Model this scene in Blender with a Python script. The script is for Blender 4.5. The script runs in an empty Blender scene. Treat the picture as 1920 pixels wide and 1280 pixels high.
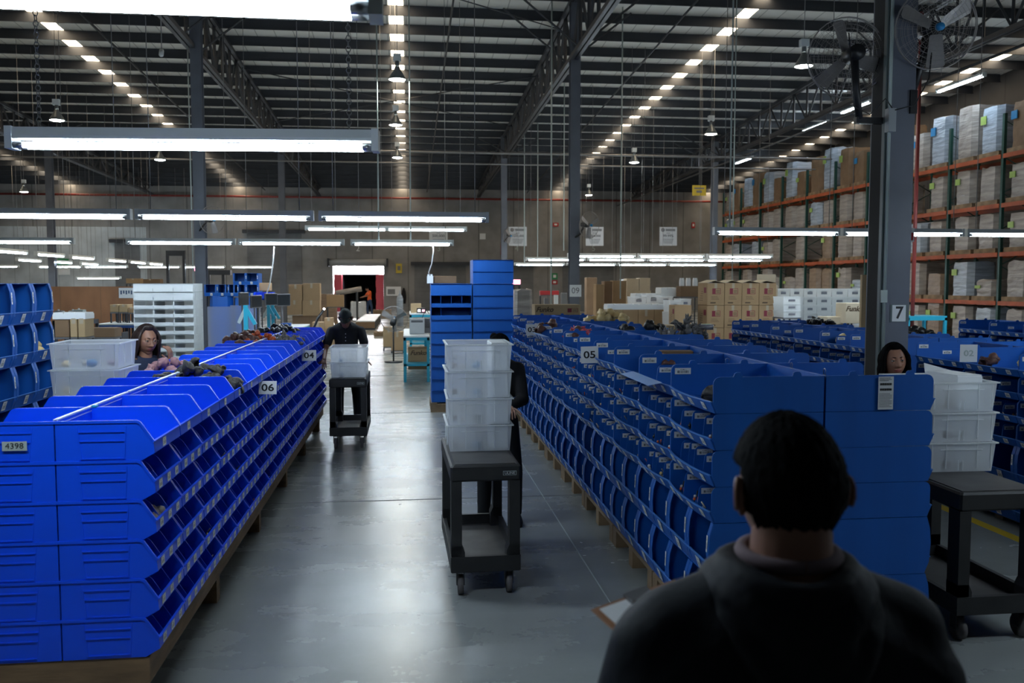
import bpy, math, random
from mathutils import Vector, Matrix, Euler
R = math.radians; PI = math.pi
rnd = random.Random(7)
S = bpy.context.scene
COL = S.collection

# ------------------------------------------------------------------ camera, world, exposure
F_PX = 1640.0; CAM_Z = 1.97
PITCH = math.atan(110 / F_PX); YAW = math.atan(195 / F_PX * math.cos(PITCH))
cd = bpy.data.cameras.new('camera'); cam = bpy.data.objects.new('camera', cd); COL.objects.link(cam)
cam.location = (0, 0, CAM_Z); cam.rotation_euler = (PI / 2 - PITCH, 0, -YAW)
cd.sensor_width = 36; cd.lens = 36 * F_PX / 1920; cd.clip_end = 200; cd.clip_start = .05
cd.dof.use_dof = True; cd.dof.focus_distance = 7.0; cd.dof.aperture_fstop = 3.6
S.camera = cam
S.view_settings.view_transform = 'Standard'; S.view_settings.look = 'None'; S.view_settings.gamma = 1
S.view_settings.exposure = 0.72
w = bpy.data.worlds.new('world'); S.world = w; w.use_nodes = True
w.node_tree.nodes['Background'].inputs[0].default_value = (.5, .6, .8, 1)
w.node_tree.nodes['Background'].inputs[1].default_value = .02
S.cycles.max_bounces = 6; S.cycles.diffuse_bounces = 3; S.cycles.glossy_bounces = 2
S.cycles.transparent_max_bounces = 16; S.cycles.transmission_bounces = 3
S.cycles.sample_clamp_indirect = 3.0; S.cycles.caustics_reflective = False; S.cycles.caustics_refractive = False
S.cycles.use_denoising = True
TUBE = 38.0
SKYLIGHT = 9.0

# camera maths used only to turn measurements of the photograph into metres
_F = Vector((math.sin(YAW) * math.cos(PITCH), math.cos(YAW) * math.cos(PITCH), -math.sin(PITCH)))
_R = Vector((math.cos(YAW), -math.sin(YAW), 0)); _U = _R.cross(_F)
def at(u, v, y):
    d = _F + _R * ((u - 960) / F_PX) - _U * ((v - 640) / F_PX)
    return Vector((0, 0, CAM_Z)) + d * (y / d.y)

ORD = ['first', 'second', 'third', 'fourth', 'fifth', 'sixth', 'seventh', 'eighth', 'ninth', 'tenth', 'eleventh', 'twelfth',
       'thirteenth', 'fourteenth', 'fifteenth', 'sixteenth', 'seventeenth', 'eighteenth', 'nineteenth', 'twentieth']

# ------------------------------------------------------------------ materials
MATS = {}
def nt(name):
    m = bpy.data.materials.new(name); m.use_nodes = True
    n = m.node_tree; return m, n, n.nodes['Principled BSDF']
def setp(b, **k):
    for a, v in k.items():
        b.inputs[a.replace('_', ' ')].default_value = v
def mat(name, col, rough=.5, metal=0., var=0., scale=8., bump=0., coord='Object', bscale=None, spec=.5, stretch=None, rvar=0., bdist=.01):
    m, n, b = nt(name)
    c = (*col, 1); b.inputs['Base Color'].default_value = c
    setp(b, Roughness=rough, Metallic=metal); b.inputs['Specular IOR Level'].default_value = spec
    if var or bump or rvar:
        tc = n.nodes.new('ShaderNodeTexCoord'); nz = n.nodes.new('ShaderNodeTexNoise')
        nz.inputs['Scale'].default_value = scale; nz.inputs['Detail'].default_value = 5
        src = tc.outputs[coord]
        if stretch:
            mp = n.nodes.new('ShaderNodeMapping'); mp.inputs['Scale'].default_value = stretch
            n.links.new(src, mp.inputs[0]); src = mp.outputs[0]
        n.links.new(src, nz.inputs['Vector'])
        if var:
            r = n.nodes.new('ShaderNodeValToRGB')
            r.color_ramp.elements[0].position = .3; r.color_ramp.elements[1].position = .7
            r.color_ramp.elements[0].color = (*[max(0, x * (1 - var)) for x in col], 1)
            r.color_ramp.elements[1].color = (*[min(1, x * (1 + var)) for x in col], 1)
            n.links.new(nz.outputs['Fac'], r.inputs[0]); n.links.new(r.outputs[0], b.inputs['Base Color'])
        if rvar:
            mr = n.nodes.new('ShaderNodeMapRange'); mr.inputs['To Min'].default_value = rough - rvar; mr.inputs['To Max'].default_value = rough + rvar
            n.links.new(nz.outputs['Fac'], mr.inputs['Value']); n.links.new(mr.outputs[0], b.inputs['Roughness'])
        if bump:
            nb = nz
            if bscale:
                nb = n.nodes.new('ShaderNodeTexNoise'); nb.inputs['Scale'].default_value = bscale; nb.inputs['Detail'].default_value = 4
                n.links.new(src, nb.inputs['Vector'])
            bp = n.nodes.new('ShaderNodeBump'); bp.inputs['Strength'].default_value = bump; bp.inputs['Distance'].default_value = bdist
            n.links.new(nb.outputs['Fac'], bp.inputs['Height']); n.links.new(bp.outputs[0], b.inputs['Normal'])
    MATS[name] = m; return m
def emis(name, col, strength):
    m, n, b = nt(name); setp(b, Roughness=.5); b.inputs['Base Color'].default_value = (.8, .8, .8, 1)
    b.inputs['Emission Color'].default_value = (*col, 1); b.inputs['Emission Strength'].default_value = strength
    MATS[name] = m; return m
def clear(name, col, opacity, rough=.3, trans=.5):
    m, n, b = nt(name); n.nodes.remove(b)
    out = n.nodes['Material Output']
    t = n.nodes.new('ShaderNodeBsdfTransparent'); t.inputs[0].default_value = (.93, .96, 1, 1)
    p = n.nodes.new('ShaderNodeBsdfPrincipled'); p.inputs['Base Color'].default_value = (*col, 1); p.inputs['Roughness'].default_value = rough
    tl = n.nodes.new('ShaderNodeBsdfTranslucent'); tl.inputs[0].default_value = (*col, 1)
    m1 = n.nodes.new('ShaderNodeMixShader'); m1.inputs[0].default_value = trans
    n.links.new(p.outputs[0], m1.inputs[1]); n.links.new(tl.outputs[0], m1.inputs[2])
    m2 = n.nodes.new('ShaderNodeMixShader'); m2.inputs[0].default_value = opacity
    n.links.new(t.outputs[0], m2.inputs[1]); n.links.new(m1.outputs[0], m2.inputs[2]); n.links.new(m2.outputs[0], out.inputs[0])
    MATS[name] = m; return m
def barcode(name, axis, up, base=(.78, .78, .76)):
    """white sticker with a printed band of bars; axis = across the bars, up = print height"""
    m, n, b = nt(name); setp(b, Roughness=.5)
    tc = n.nodes.new('ShaderNodeTexCoord'); sp = n.nodes.new('ShaderNodeSeparateXYZ'); n.links.new(tc.outputs['Generated'], sp.inputs[0])
    wn = n.nodes.new('ShaderNodeTexNoise'); wn.noise_dimensions = '1D'; wn.inputs['Scale'].default_value = 26; wn.inputs['Detail'].default_value = 0
    n.links.new(sp.outputs[axis], wn.inputs['W'])
    def mth(op, a, bv):
        x = n.nodes.new('ShaderNodeMath'); x.operation = op
        for i, v in enumerate((a, bv)):
            if isinstance(v, (int, float)): x.inputs[i].default_value = v
            else: n.links.new(v, x.inputs[i])
        return x.outputs[0]
    bars = mth('GREATER_THAN', wn.outputs['Fac'], .5)
    u = sp.outputs[axis]; v = sp.outputs[up]
    k = mth('MULTIPLY', mth('MULTIPLY', mth('GREATER_THAN', v, .18), mth('LESS_THAN', v, .58)), mth('MULTIPLY', mth('GREATER_THAN', u, .15), mth('LESS_THAN', u, .85)))
    k1 = mth('MULTIPLY', bars, k)
    wn2 = n.nodes.new('ShaderNodeTexNoise'); wn2.noise_dimensions = '1D'; wn2.inputs['Scale'].default_value = 18; n.links.new(mth('ADD', u, 7.3), wn2.inputs['W'])
    k2 = mth('MULTIPLY', mth('MULTIPLY', mth('GREATER_THAN', v, .68), mth('LESS_THAN', v, .8)), mth('MULTIPLY', mth('GREATER_THAN', wn2.outputs['Fac'], .48), mth('MULTIPLY', mth('GREATER_THAN', u, .3), mth('LESS_THAN', u, .7))))
    kk = mth('MAXIMUM', k1, k2)
    mx = n.nodes.new('ShaderNodeMix'); mx.data_type = 'RGBA'; n.links.new(kk, mx.inputs[0])
    mx.inputs[6].default_value = (*base, 1); mx.inputs[7].default_value = (.04, .04, .045, 1)
    n.links.new(mx.outputs[2], b.inputs['Base Color'])
    MATS[name] = m

mat('blue_plastic', (.004, .085, .88), .32, var=.06, scale=3, bump=.08, bscale=60, bdist=.002)
mat('blue_board', (.0015, .095, .42), .55, var=.10, scale=5, bump=.10, bscale=120, stretch=(1, 1, .1), bdist=.001)
mat('blue_board_edge', (.06, .22, .62), .45)
mat('seam_highlight', (.62, .72, .85), .3)  # pale tone standing in for light on the bin rims
mat('holder_blue', (.30, .50, .90), .4)
mat('wood', (.20, .12, .06), .75, var=.35, scale=3, bump=.3, stretch=(1, 1, 6), bscale=12, bdist=.004)
mat('pallet_wood', (.24, .16, .09), .8, var=.3, scale=5, bump=.2, bdist=.004)
mat('plywood', (.30, .13, .055), .6, var=.25, scale=2.0, stretch=(1, 1, .5))
mat('cardboard', (.38, .24, .125), .8, var=.08, scale=3)
mat('cardboard_tan', (.43, .30, .16), .8, var=.06, scale=3)
mat('cardboard_dark', (.20, .12, .065), .8, var=.12, scale=3)
mat('cardboard_pale', (.55, .45, .32), .8, var=.06, scale=3)
mat('carton_print', (.09, .055, .03), .8)
mat('carton_red', (.20, .018, .035), .7)
mat('tape', (.46, .38, .28), .25)
mat('foam', (.86, .88, .90), .6, bump=.1, scale=90, bdist=.002)
mat('paper', (.74, .75, .76), .6)
mat('ink', (.012, .012, .014), .6)
mat('banner_white', (.55, .56, .57), .7)
mat('grey_ink', (.18, .18, .19), .6)
mat('steel_dark', (.026, .029, .036), .5, var=.15, scale=2)
mat('purlin', (.030, .034, .042), .5, var=.15, scale=1.5)
mat('column_paint', (.13, .14, .165), .5, var=.12, scale=2)
mat('column_side', (.018, .016, .015), .8)  # near column's sides darkened against the light, shade put into the colour
mat('column_near', (.11, .12, .15), .5, var=.12, scale=2)  # near column's front, own tone to make up for its back light
mat('column_light', (.10, .13, .13), .45)
mat('conduit', (.42, .48, .46), .4)
mat('steel_wire', (.22, .22, .22), .5, metal=.3)
mat('fixture_white', (.72, .76, .76), .4)
mat('fixture_dim', (.30, .32, .33), .45)
mat('lamp_metal', (.20, .21, .21), .35, metal=.6)
mat('rack_green', (.006, .055, .042), .5)
mat('rack_orange', (.40, .075, .018), .55, var=.25, scale=2)
mat('cart_black', (.018, .018, .019), .55, var=.25, scale=6, bump=.15, bscale=150, bdist=.001)
mat('cart_grey', (.07, .07, .07), .6)
mat('cart_top', (.06, .056, .055), .6, var=.35, scale=5)
mat('rubber', (.11, .10, .10), .7)
mat('chrome', (.35, .35, .36), .3, metal=.9)
mat('teal', (.02, .34, .48), .45)
mat('blue_leg', (.03, .12, .40), .45)
mat('table_white', (.72, .74, .74), .4)
mat('black_plastic', (.012, .012, .014), .4)
mat('grey_plastic', (.12, .12, .13), .5)
mat('shirt_black', (.007, .007, .009), .9)
mat('jacket_black', (.0035, .0055, .009), .7, var=.3, scale=5, bump=.5, bscale=6, bdist=.03, spec=.22)
mat('navy', (.008, .014, .04), .85)
mat('hoodie_collar', (.14, .10, .11), .9)
mat('trousers', (.006, .007, .010), .9)
mat('denim', (.03, .06, .13), .85)
mat('vest_orange', (.85, .13, .02), .7)
mat('cap_green', (.022, .026, .024), .9)
mat('hair_black', (.003, .003, .0035), .85, bump=.9, scale=90, stretch=(1, 1, .2), bdist=.006, spec=.06)
mat('hair_brown', (.022, .010, .008), .5, var=.4, scale=20, bump=.5, bscale=70, stretch=(1, 1, .12), bdist=.004)
mat('hair_brown_tips', (.10, .045, .022), .5, var=.3, scale=20)
mat('skin_tan', (.33, .155, .095), .5, var=.06, scale=12)
mat('skin_light', (.44, .235, .165), .5, var=.06, scale=12)
mat('skin_deep', (.25, .12, .075), .52, var=.06, scale=12)
mat('lips', (.30, .085, .07), .45)
mat('eye_white', (.6, .58, .55), .25)
mat('iris', (.012, .008, .006), .2)
mat('nail_pink', (.45, .12, .14), .3)
mat('lens_metal', (.35, .25, .18), .35, metal=.8)
mat('hair_part_dark', (.040, .036, .034), .28, var=.4, scale=30, bump=.6, bscale=40, stretch=(1, 3, 1), bdist=.006)
mat('hair_part_mauve', (.32, .155, .17), .4, var=.12, scale=25, bump=.4, bscale=40, bdist=.005)
mat('hair_part_brown', (.14, .060, .045), .4, var=.3, scale=25, bump=.4, bscale=40, bdist=.005)
mat('toy_orange', (.62, .11, .03), .4)
mat('toy_grey', (.15, .14, .135), .45, var=.3, scale=20)
mat('toy_cream', (.85, .62, .28), .45, var=.12, scale=15)
mat('toy_bone', (.60, .50, .38), .4)
mat('toy_white', (.62, .62, .62), .4)
mat('toy_pink', (.45, .10, .12), .4)
mat('toy_silver', (.32, .32, .36), .25, metal=.5)
mat('red_paint', (.38, .02, .02), .5)
mat('container_red', (.65, .09, .12), .5, bump=.8, bscale=3, stretch=(1, 1, 3))
mat('sign_yellow', (.55, .42, .04), .5)
mat('sign_green', (.02, .22, .08), .5)
mat('floor_yellow', (.62, .42, .02), .6)
mat('wrap_grey', (.34, .30, .27), .28, var=.35, scale=2.2, bump=.7, bscale=5, stretch=(.6, .6, 4), bdist=.03)
mat('wrap_blue', (.38, .44, .52), .22, var=.3, scale=2.5, bump=.8, bscale=5, stretch=(.6, .6, 4), bdist=.03)
mat('wrap_brown', (.26, .18, .12), .35, var=.25, scale=2.2, bump=.6, bscale=6, stretch=(.6, .6, 4), bdist=.02)
mat('wrap_label', (.35, .5, .12), .5)
mat('wrap_white', (.62, .64, .66), .35, var=.1, scale=3, bump=.5, bscale=5, bdist=.02)
mat('pipe_red', (.22, .03, .025), .5)
mat('fan_metal', (.30, .28, .27), .35, metal=.2)
mat('fan_grille', (.05, .05, .05), .4, metal=.3)
mat('hub_blue', (.02, .22, .48), .4)
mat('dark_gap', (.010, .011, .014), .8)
mat('door_grey', (.20, .205, .21), .6, var=.06, scale=1)
mat('white_panel', (.50, .52, .52), .6, var=.06, scale=.6)
mat('screen', (.02, .025, .03), .2)
mat('glass_blue', (.08, .12, .2), .2)
clear('tote_clear', (.96, .98, 1.0), .60, .25, .45)
clear('tote_milky', (.94, .96, .96), .84, .35, .35)
clear('film', (.8, .85, .95), .35, .15, .4)
emis('tube_light', (.72, .87, 1.0), TUBE)
emis('tube_warm', (.96, .95, 1.0), TUBE)
emis('skylight', (1.0, .80, .56), SKYLIGHT)
emis('bay_lamp', (.92, 1.0, .92), 110)
emis('bay_lamp_warm', (1.0, .86, .68), 110)
emis('daylight', (.90, .92, 1.0), 22)
emis('led_white', (1, 1, 1), 8)
emis('led_pink', (1, .25, .4), 2.2)
for a, u, nm in ((1, 2, 'sticker_y'), (0, 2, 'sticker_x')): barcode(nm, a, u)

def m_roof():
    m, n, b = nt('roof_sheet'); setp(b, Roughness=.55)
    tc = n.nodes.new('ShaderNodeTexCoord'); sp = n.nodes.new('ShaderNodeSeparateXYZ'); n.links.new(tc.outputs['Object'], sp.inputs[0])
    mm = n.nodes.new('ShaderNodeMath'); mm.operation = 'FRACT'; mu = n.nodes.new('ShaderNodeMath'); mu.operation = 'MULTIPLY'; mu.inputs[1].default_value = 1 / .6
    n.links.new(sp.outputs[0], mu.inputs[0]); n.links.new(mu.outputs[0], mm.inputs[0])
    r = n.nodes.new('ShaderNodeValToRGB'); r.color_ramp.elements[0].position = .0; r.color_ramp.elements[0].color = (.16, .165, .165, 1)
    r.color_ramp.elements[1].position = .06; r.color_ramp.elements[1].color = (.80, .80, .77, 1)
    n.links.new(mm.outputs[0], r.inputs[0]); n.links.new(r.outputs[0], b.inputs['Base Color'])
    MATS['roof_sheet'] = m
m_roof()
def m_floor():
    m, n, b = nt('floor_concrete')
    tc = n.nodes.new('ShaderNodeTexCoord')
    a = n.nodes.new('ShaderNodeTexNoise'); a.inputs['Scale'].default_value = .55; a.inputs['Detail'].default_value = 8; a.inputs['Roughness'].default_value = .6
    c = n.nodes.new('ShaderNodeTexNoise'); c.inputs['Scale'].default_value = 30; c.inputs['Detail'].default_value = 6
    mp = n.nodes.new('ShaderNodeMapping'); mp.inputs['Scale'].default_value = (.5, 1.4, 1)
    s = n.nodes.new('ShaderNodeTexNoise'); s.inputs['Scale'].default_value = 2.2; s.inputs['Detail'].default_value = 5
    n.links.new(tc.outputs['Object'], a.inputs['Vector']); n.links.new(tc.outputs['Object'], c.inputs['Vector'])
    n.links.new(tc.outputs['Object'], mp.inputs[0]); n.links.new(mp.outputs[0], s.inputs['Vector'])
    def mix(x, y):
        q = n.nodes.new('ShaderNodeMath'); q.operation = 'ADD'; n.links.new(x, q.inputs[0]); n.links.new(y, q.inputs[1]); return q.outputs[0]
    cm = n.nodes.new('ShaderNodeMapRange'); cm.inputs['To Min'].default_value = .42; cm.inputs['To Max'].default_value = .58; n.links.new(c.outputs[0], cm.inputs['Value'])
    t = mix(mix(a.outputs[0], cm.outputs[0]), s.outputs[0])
    d = n.nodes.new('ShaderNodeMath'); d.operation = 'DIVIDE'; d.inputs[1].default_value = 3; n.links.new(t, d.inputs[0])
    r = n.nodes.new('ShaderNodeValToRGB')
    r.color_ramp.elements[0].position = .28; r.color_ramp.elements[0].color = (.21, .22, .21, 1)
    r.color_ramp.elements[1].position = .72; r.color_ramp.elements[1].color = (.35, .365, .355, 1)
    n.links.new(d.outputs[0], r.inputs[0]); n.links.new(r.outputs[0], b.inputs['Base Color'])
    mr = n.nodes.new('ShaderNodeMapRange'); mr.inputs['From Min'].default_value = .25; mr.inputs['From Max'].default_value = .75
    mr.inputs['To Min'].default_value = .20; mr.inputs['To Max'].default_value = .34
    n.links.new(d.outputs[0], mr.inputs['Value']); n.links.new(mr.outputs[0], b.inputs['Roughness'])
    bp = n.nodes.new('ShaderNodeBump'); bp.inputs['Strength'].default_value = .05; bp.inputs['Distance'].default_value = .004
    n.links.new(c.outputs[0], bp.inputs['Height']); n.links.new(bp.outputs[0], b.inputs['Normal'])
    MATS['floor_concrete'] = m
m_floor()
def m_wall(name, col, pitch, axis=0):
    m, n, b = nt(name); setp(b, Roughness=.8)
    tc = n.nodes.new('ShaderNodeTexCoord'); sp = n.nodes.new('ShaderNodeSeparateXYZ'); n.links.new(tc.outputs['Object'], sp.inputs[0])
    mu = n.nodes.new('ShaderNodeMath'); mu.operation = 'MULTIPLY'; mu.inputs[1].default_value = 1 / pitch
    fr = n.nodes.new('ShaderNodeMath'); fr.operation = 'FRACT'
    n.links.new(sp.outputs[axis], mu.inputs[0]); n.links.new(mu.outputs[0], fr.inputs[0])
    r = n.nodes.new('ShaderNodeValToRGB'); r.color_ramp.elements[0].position = .0; r.color_ramp.elements[0].color = (.3, .3, .3, 1)
    r.color_ramp.elements[1].position = .035; r.color_ramp.elements[1].color = (1, 1, 1, 1); n.links.new(fr.outputs[0], r.inputs[0])
    nz = n.nodes.new('ShaderNodeTexNoise'); nz.inputs['Scale'].default_value = .8; nz.inputs['Detail'].default_value = 7; n.links.new(tc.outputs['Object'], nz.inputs['Vector'])
    r2 = n.nodes.new('ShaderNodeValToRGB'); r2.color_ramp.elements[0].position = .3; r2.color_ramp.elements[1].position = .7
    r2.color_ramp.elements[0].color = (*[x * .75 for x in col], 1); r2.color_ramp.elements[1].color = (*[x * 1.2 for x in col], 1)
    n.links.new(nz.outputs[0], r2.inputs[0])
    mx = n.nodes.new('ShaderNodeMix'); mx.data_type = 'RGBA'; mx.blend_type = 'MULTIPLY'; mx.inputs[0].default_value = 1
    n.links.new(r2.outputs[0], mx.inputs[6]); n.links.new(r.outputs[0], mx.inputs[7]); n.links.new(mx.outputs[2], b.inputs['Base Color'])
    MATS[name] = m
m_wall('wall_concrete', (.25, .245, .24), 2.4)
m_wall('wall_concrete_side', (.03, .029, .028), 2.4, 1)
m_wall('wall_panel', (.50, .54, .56), .9)
m_wall('roller_door', (.16, .165, .17), .28, 2)

# ------------------------------------------------------------------ mesh helpers
class MB:
    def __init__(s): s.v = []; s.f = []; s.m = []; s.sm = []; s.mats = []
    def mi(s, m):
        if m not in s.mats: s.mats.append(m)
        return s.mats.index(m)
    def add(s, vs, fs, m, smooth=False, M=None):
        o = len(s.v); k = s.mi(m)
        for p in vs:
            p = Vector(p)
            if M is not None: p = M @ p
            s.v.append(tuple(p))
        for f in fs: s.f.append(tuple(i + o for i in f)); s.m.append(k); s.sm.append(smooth)
        return s
    def box(s, x0, x1, y0, y1, z0, z1, m, M=None, tz=0., ty=0.):
        """tz: inward taper of the top face in x and y"""
        v = [(x0, y0, z0), (x1, y0, z0), (x1, y1, z0), (x0, y1, z0), (x0 + tz, y0 + tz, z1), (x1 - tz, y0 + tz, z1), (x1 - tz, y1 - tz, z1), (x0 + tz, y1 - tz, z1)]
        return s.add(v, [(0, 3, 2, 1), (4, 5, 6, 7), (0, 1, 5, 4), (1, 2, 6, 5), (2, 3, 7, 6), (3, 0, 4, 7)], m, M=M)
    def bevbox(s, x0, x1, y0, y1, z0, z1, m, b=.01, M=None):
        """box with chamfered vertical corners and top/bottom edges"""
        def ring(d, z): 
            return [(x0 + d + b, y0 + d, z), (x1 - d - b, y0 + d, z), (x1 - d, y0 + d + b, z), (x1 - d, y1 - d - b, z), (x1 - d - b, y1 - d, z), (x0 + d + b, y1 - d, z), (x0 + d, y1 - d - b, z), (x0 + d, y0 + d + b, z)]
        v = ring(b, z0) + ring(0, z0 + b) + ring(0, z1 - b) + ring(b, z1)
        f = [tuple(reversed(range(8))), tuple(range(24, 32))]
        for k in range(3):
            for i in range(8):
                j = (i + 1) % 8; f.append((k * 8 + i, k * 8 + j, k * 8 + 8 + j, k * 8 + 8 + i))
        return s.add(v, f, m, M=M)
    def prism(s, poly, axis, a0, a1, m, M=None, smooth=False):
        """poly in the two other axes (order x,z for axis y; y,z for axis x; x,y for axis z)"""
        n = len(poly)
        def P(p, a):
            return (p[0], a, p[1]) if axis == 'y' else ((a, p[0], p[1]) if axis == 'x' else (p[0], p[1], a))
        v = [P(p, a0) for p in poly] + [P(p, a1) for p in poly]
        f = [tuple(reversed(range(n))), tuple(range(n, 2 * n))] + [(i, (i + 1) % n, (i + 1) % n + n, i + n) for i in range(n)]
        return s.add(v, f, m, M=M)
    def strip(s, pts, axis, a0, a1, t, m, M=None):
        """an open profile line given thickness t (downwards/backwards normal), extruded along axis"""
        out = []
        for i, p in enumerate(pts):
            q0 = pts[max(0, i - 1)]; q1 = pts[min(len(pts) - 1, i + 1)]
            dx, dz = q1[0] - q0[0], q1[1] - q0[1]; L = math.hypot(dx, dz) or 1
            out.append((p[0] - dz / L * t, p[1] + dx / L * t))
        return s.prism(list(pts) + out[::-1], axis, a0, a1, m, M=M)
    def tube(s, pts, r, m, n=8, M=None, caps=True, smooth=True, r1=None, flat=1.):
        pts = [Vector(p) for p in pts]; N = len(pts)
        rs = r if isinstance(r, (list, tuple)) else [r + ((r1 if r1 is not None else r) - r) * i / max(1, N - 1) for i in range(N)]
        v = []; up = None
        for i, p in enumerate(pts):
            d = (pts[min(N - 1, i + 1)] - pts[max(0, i - 1)])
            d = d.normalized() if d.length > 1e-9 else Vector((0, 0, 1))
            if up is None:
                up = Vector((0, 0, 1)) if abs(d.z) < .9 else Vector((1, 0, 0))
            a = d.cross(up); a = a.normalized() if a.length > 1e-6 else Vector((1, 0, 0)); b = a.cross(d).normalized(); up = b
            for k in range(n):
                t = 2 * PI * k / n; v.append(p + a * (math.cos(t) * rs[i]) + b * (math.sin(t) * rs[i] * flat))
        f = []
        for i in range(N - 1):
            for k in range(n):
                j = (k + 1) % n; f.append((i * n + k, i * n + j, (i + 1) * n + j, (i + 1) * n + k))
        if caps: f += [tuple(reversed(range(n))), tuple(range((N - 1) * n, N * n))]
        return s.add(v, f, m, smooth, M)
    def cyl(s, p0, p1, r, m, n=12, r1=None, M=None, smooth=True): return s.tube([p0, p1], r, m, n, M, True, smooth, r1)
    def lathe(s, prof, m, n=16, c=(0, 0, 0), M=None, smooth=True, caps=True):
        v = []; f = []
        for r, z in prof:
            for k in range(n): v.append((c[0] + r * math.cos(2 * PI * k / n), c[1] + r * math.sin(2 * PI * k / n), c[2] + z))
        for i in range(len(prof) - 1):
            for k in range(n):
                j = (k + 1) % n; f.append((i * n + k, i * n + j, (i + 1) * n + j, (i + 1) * n + k))
        if caps: f += [tuple(reversed(range(n))), tuple(range((len(prof) - 1) * n, len(prof) * n))]
        return s.add(v, f, m, smooth, M)
    def ball(s, c, rx, m, ry=None, rz=None, n=12, k=8, M=None, noise=0., seed=0):
        ry = ry or rx; rz = rz or rx; v = [(c[0], c[1], c[2] + rz)]; rr = random.Random(seed)
        for i in range(1, k):
            ph = PI * i / k
            for j in range(n):
                th = 2 * PI * j / n; q = 1 + rr.uniform(-noise, noise)
                v.append((c[0] + rx * math.sin(ph) * math.cos(th) * q, c[1] + ry * math.sin(ph) * math.sin(th) * q, c[2] + rz * math.cos(ph) * q))
        v.append((c[0], c[1], c[2] - rz)); f = [(0, 1 + j, 1 + (j + 1) % n) for j in range(n)]
        for i in range(k - 2):
            for j in range(n):
                a = 1 + i * n + j; b = 1 + i * n + (j + 1) % n; f.append((a, a + n, b + n, b))
        L = len(v) - 1; f += [(L, 1 + (k - 2) * n + (j + 1) % n, 1 + (k - 2) * n + j) for j in range(n)]
        return s.add(v, f, m, True, M)
    def capsule(s, p0, p1, r0, r1, m, n=12, M=None):
        p0 = Vector(p0); p1 = Vector(p1); d = (p1 - p0); L = d.length; d = d / L if L > 1e-6 else Vector((0, 0, 1))
        pts = []; rs = []
        for t in (1.0, .8, .5, .15): pts.append(p0 - d * r0 * t); rs.append(max(.002, r0 * math.sqrt(max(0, 1 - t * t))))
        pts += [p0, p1]; rs += [r0, r1]
        for t in (.15, .5, .8, 1.0): pts.append(p1 + d * r1 * t); rs.append(max(.002, r1 * math.sqrt(max(0, 1 - t * t))))
        return s.tube(pts, rs, m, n, M)
    def loft(s, secs, m, n=24, M=None):
        """horizontal superellipse sections (cx, cy, z, a, b)"""
        v = []; f = []
        for cx, cy, z, a, b in secs:
            for k in range(n):
                t = 2 * PI * k / n; c_, s_ = math.cos(t), math.sin(t)
                v.append((cx + a * math.copysign(abs(c_) ** .85, c_), cy + b * math.copysign(abs(s_) ** .85, s_), z))
        for i in range(len(secs) - 1):
            for k in range(n):
                j = (k + 1) % n; f.append((i * n + k, i * n + j, (i + 1) * n + j, (i + 1) * n + k))
        f += [tuple(reversed(range(n))), tuple(range((len(secs) - 1) * n, len(secs) * n))]
        return s.add(v, f, m, True, M)
    def mesh(s, name):
        me = bpy.data.meshes.new(name); me.from_pydata(s.v, [], s.f)
        for q in s.mats: me.materials.append(MATS[q])
        me.polygons.foreach_set('material_index', s.m); me.polygons.foreach_set('use_smooth', s.sm)
        me.update(); return me
    def build(s, name, parent=None, loc=None, rot=None):
        return put(name, s.mesh(name), parent, loc, rot)
def put(name, me, parent=None, loc=None, rot=None):
    o = bpy.data.objects.new(name, me); COL.objects.link(o)
    if parent: o.parent = parent
    if loc is not None: o.location = loc
    if rot is not None: o.rotation_euler = rot
    return o
def tag(o, label=None, cat=None, group=None, kind=None):
    if label: o['label'] = label
    if cat: o['category'] = cat
    if group: o['group'] = group
    if kind: o['kind'] = kind
    return o
def thing(name, label, cat, loc=(0, 0, 0), rz=0., group=None):
    o = bpy.data.objects.new(name, None); COL.objects.link(o); o.location = loc; o.rotation_euler = (0, 0, rz)
    o.empty_display_size = .1
    return tag(o, label, cat, group)
def dup(root, loc, rz=None, label=None, group=None):
    """a copy of a thing with copies of its parts and sub-parts"""
    r = root.copy(); COL.objects.link(r); r.location = loc
    if rz is not None: r.rotation_euler = (0, 0, rz)
    if label: r['label'] = label
    if group: r['group'] = group
    for ch in KIDS.get(root, root.children):
        c = ch.copy(); COL.objects.link(c); c.parent = r
        for g in ch.children:
            d = g.copy(); COL.objects.link(d); d.parent = c
    return r
KIDS = {}
def struct(mb, name, parent=None, loc=None, rot=None):
    o = mb.build(name, parent, loc, rot)
    if not parent: o['kind'] = 'structure'
    return o
def text(s, name, size, m, parent, loc, rot, align='CENTER', bold=0., shear=0., sx=1.):
    c = bpy.data.curves.new(name, 'FONT'); c.body = s; c.size = size; c.align_x = align; c.align_y = 'CENTER'
    c.extrude = .0006; c.offset = bold; c.shear = shear; c.resolution_u = 3
    c.materials.append(MATS[m])
    o_ = bpy.data.objects.new('tmp', c); COL.objects.link(o_); me = bpy.data.meshes.new_from_object(o_.evaluated_get(bpy.context.evaluated_depsgraph_get())); bpy.data.objects.remove(o_)
    me.materials.clear(); me.materials.append(MATS[m])
    o = bpy.data.objects.new(name, me); COL.objects.link(o); o.location = loc; o.rotation_euler = rot; o.scale = (sx, 1, 1)
    if parent: o.parent = parent
    return o
FACE_CAM = (PI / 2, 0, 0)          # text that reads towards -y

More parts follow.
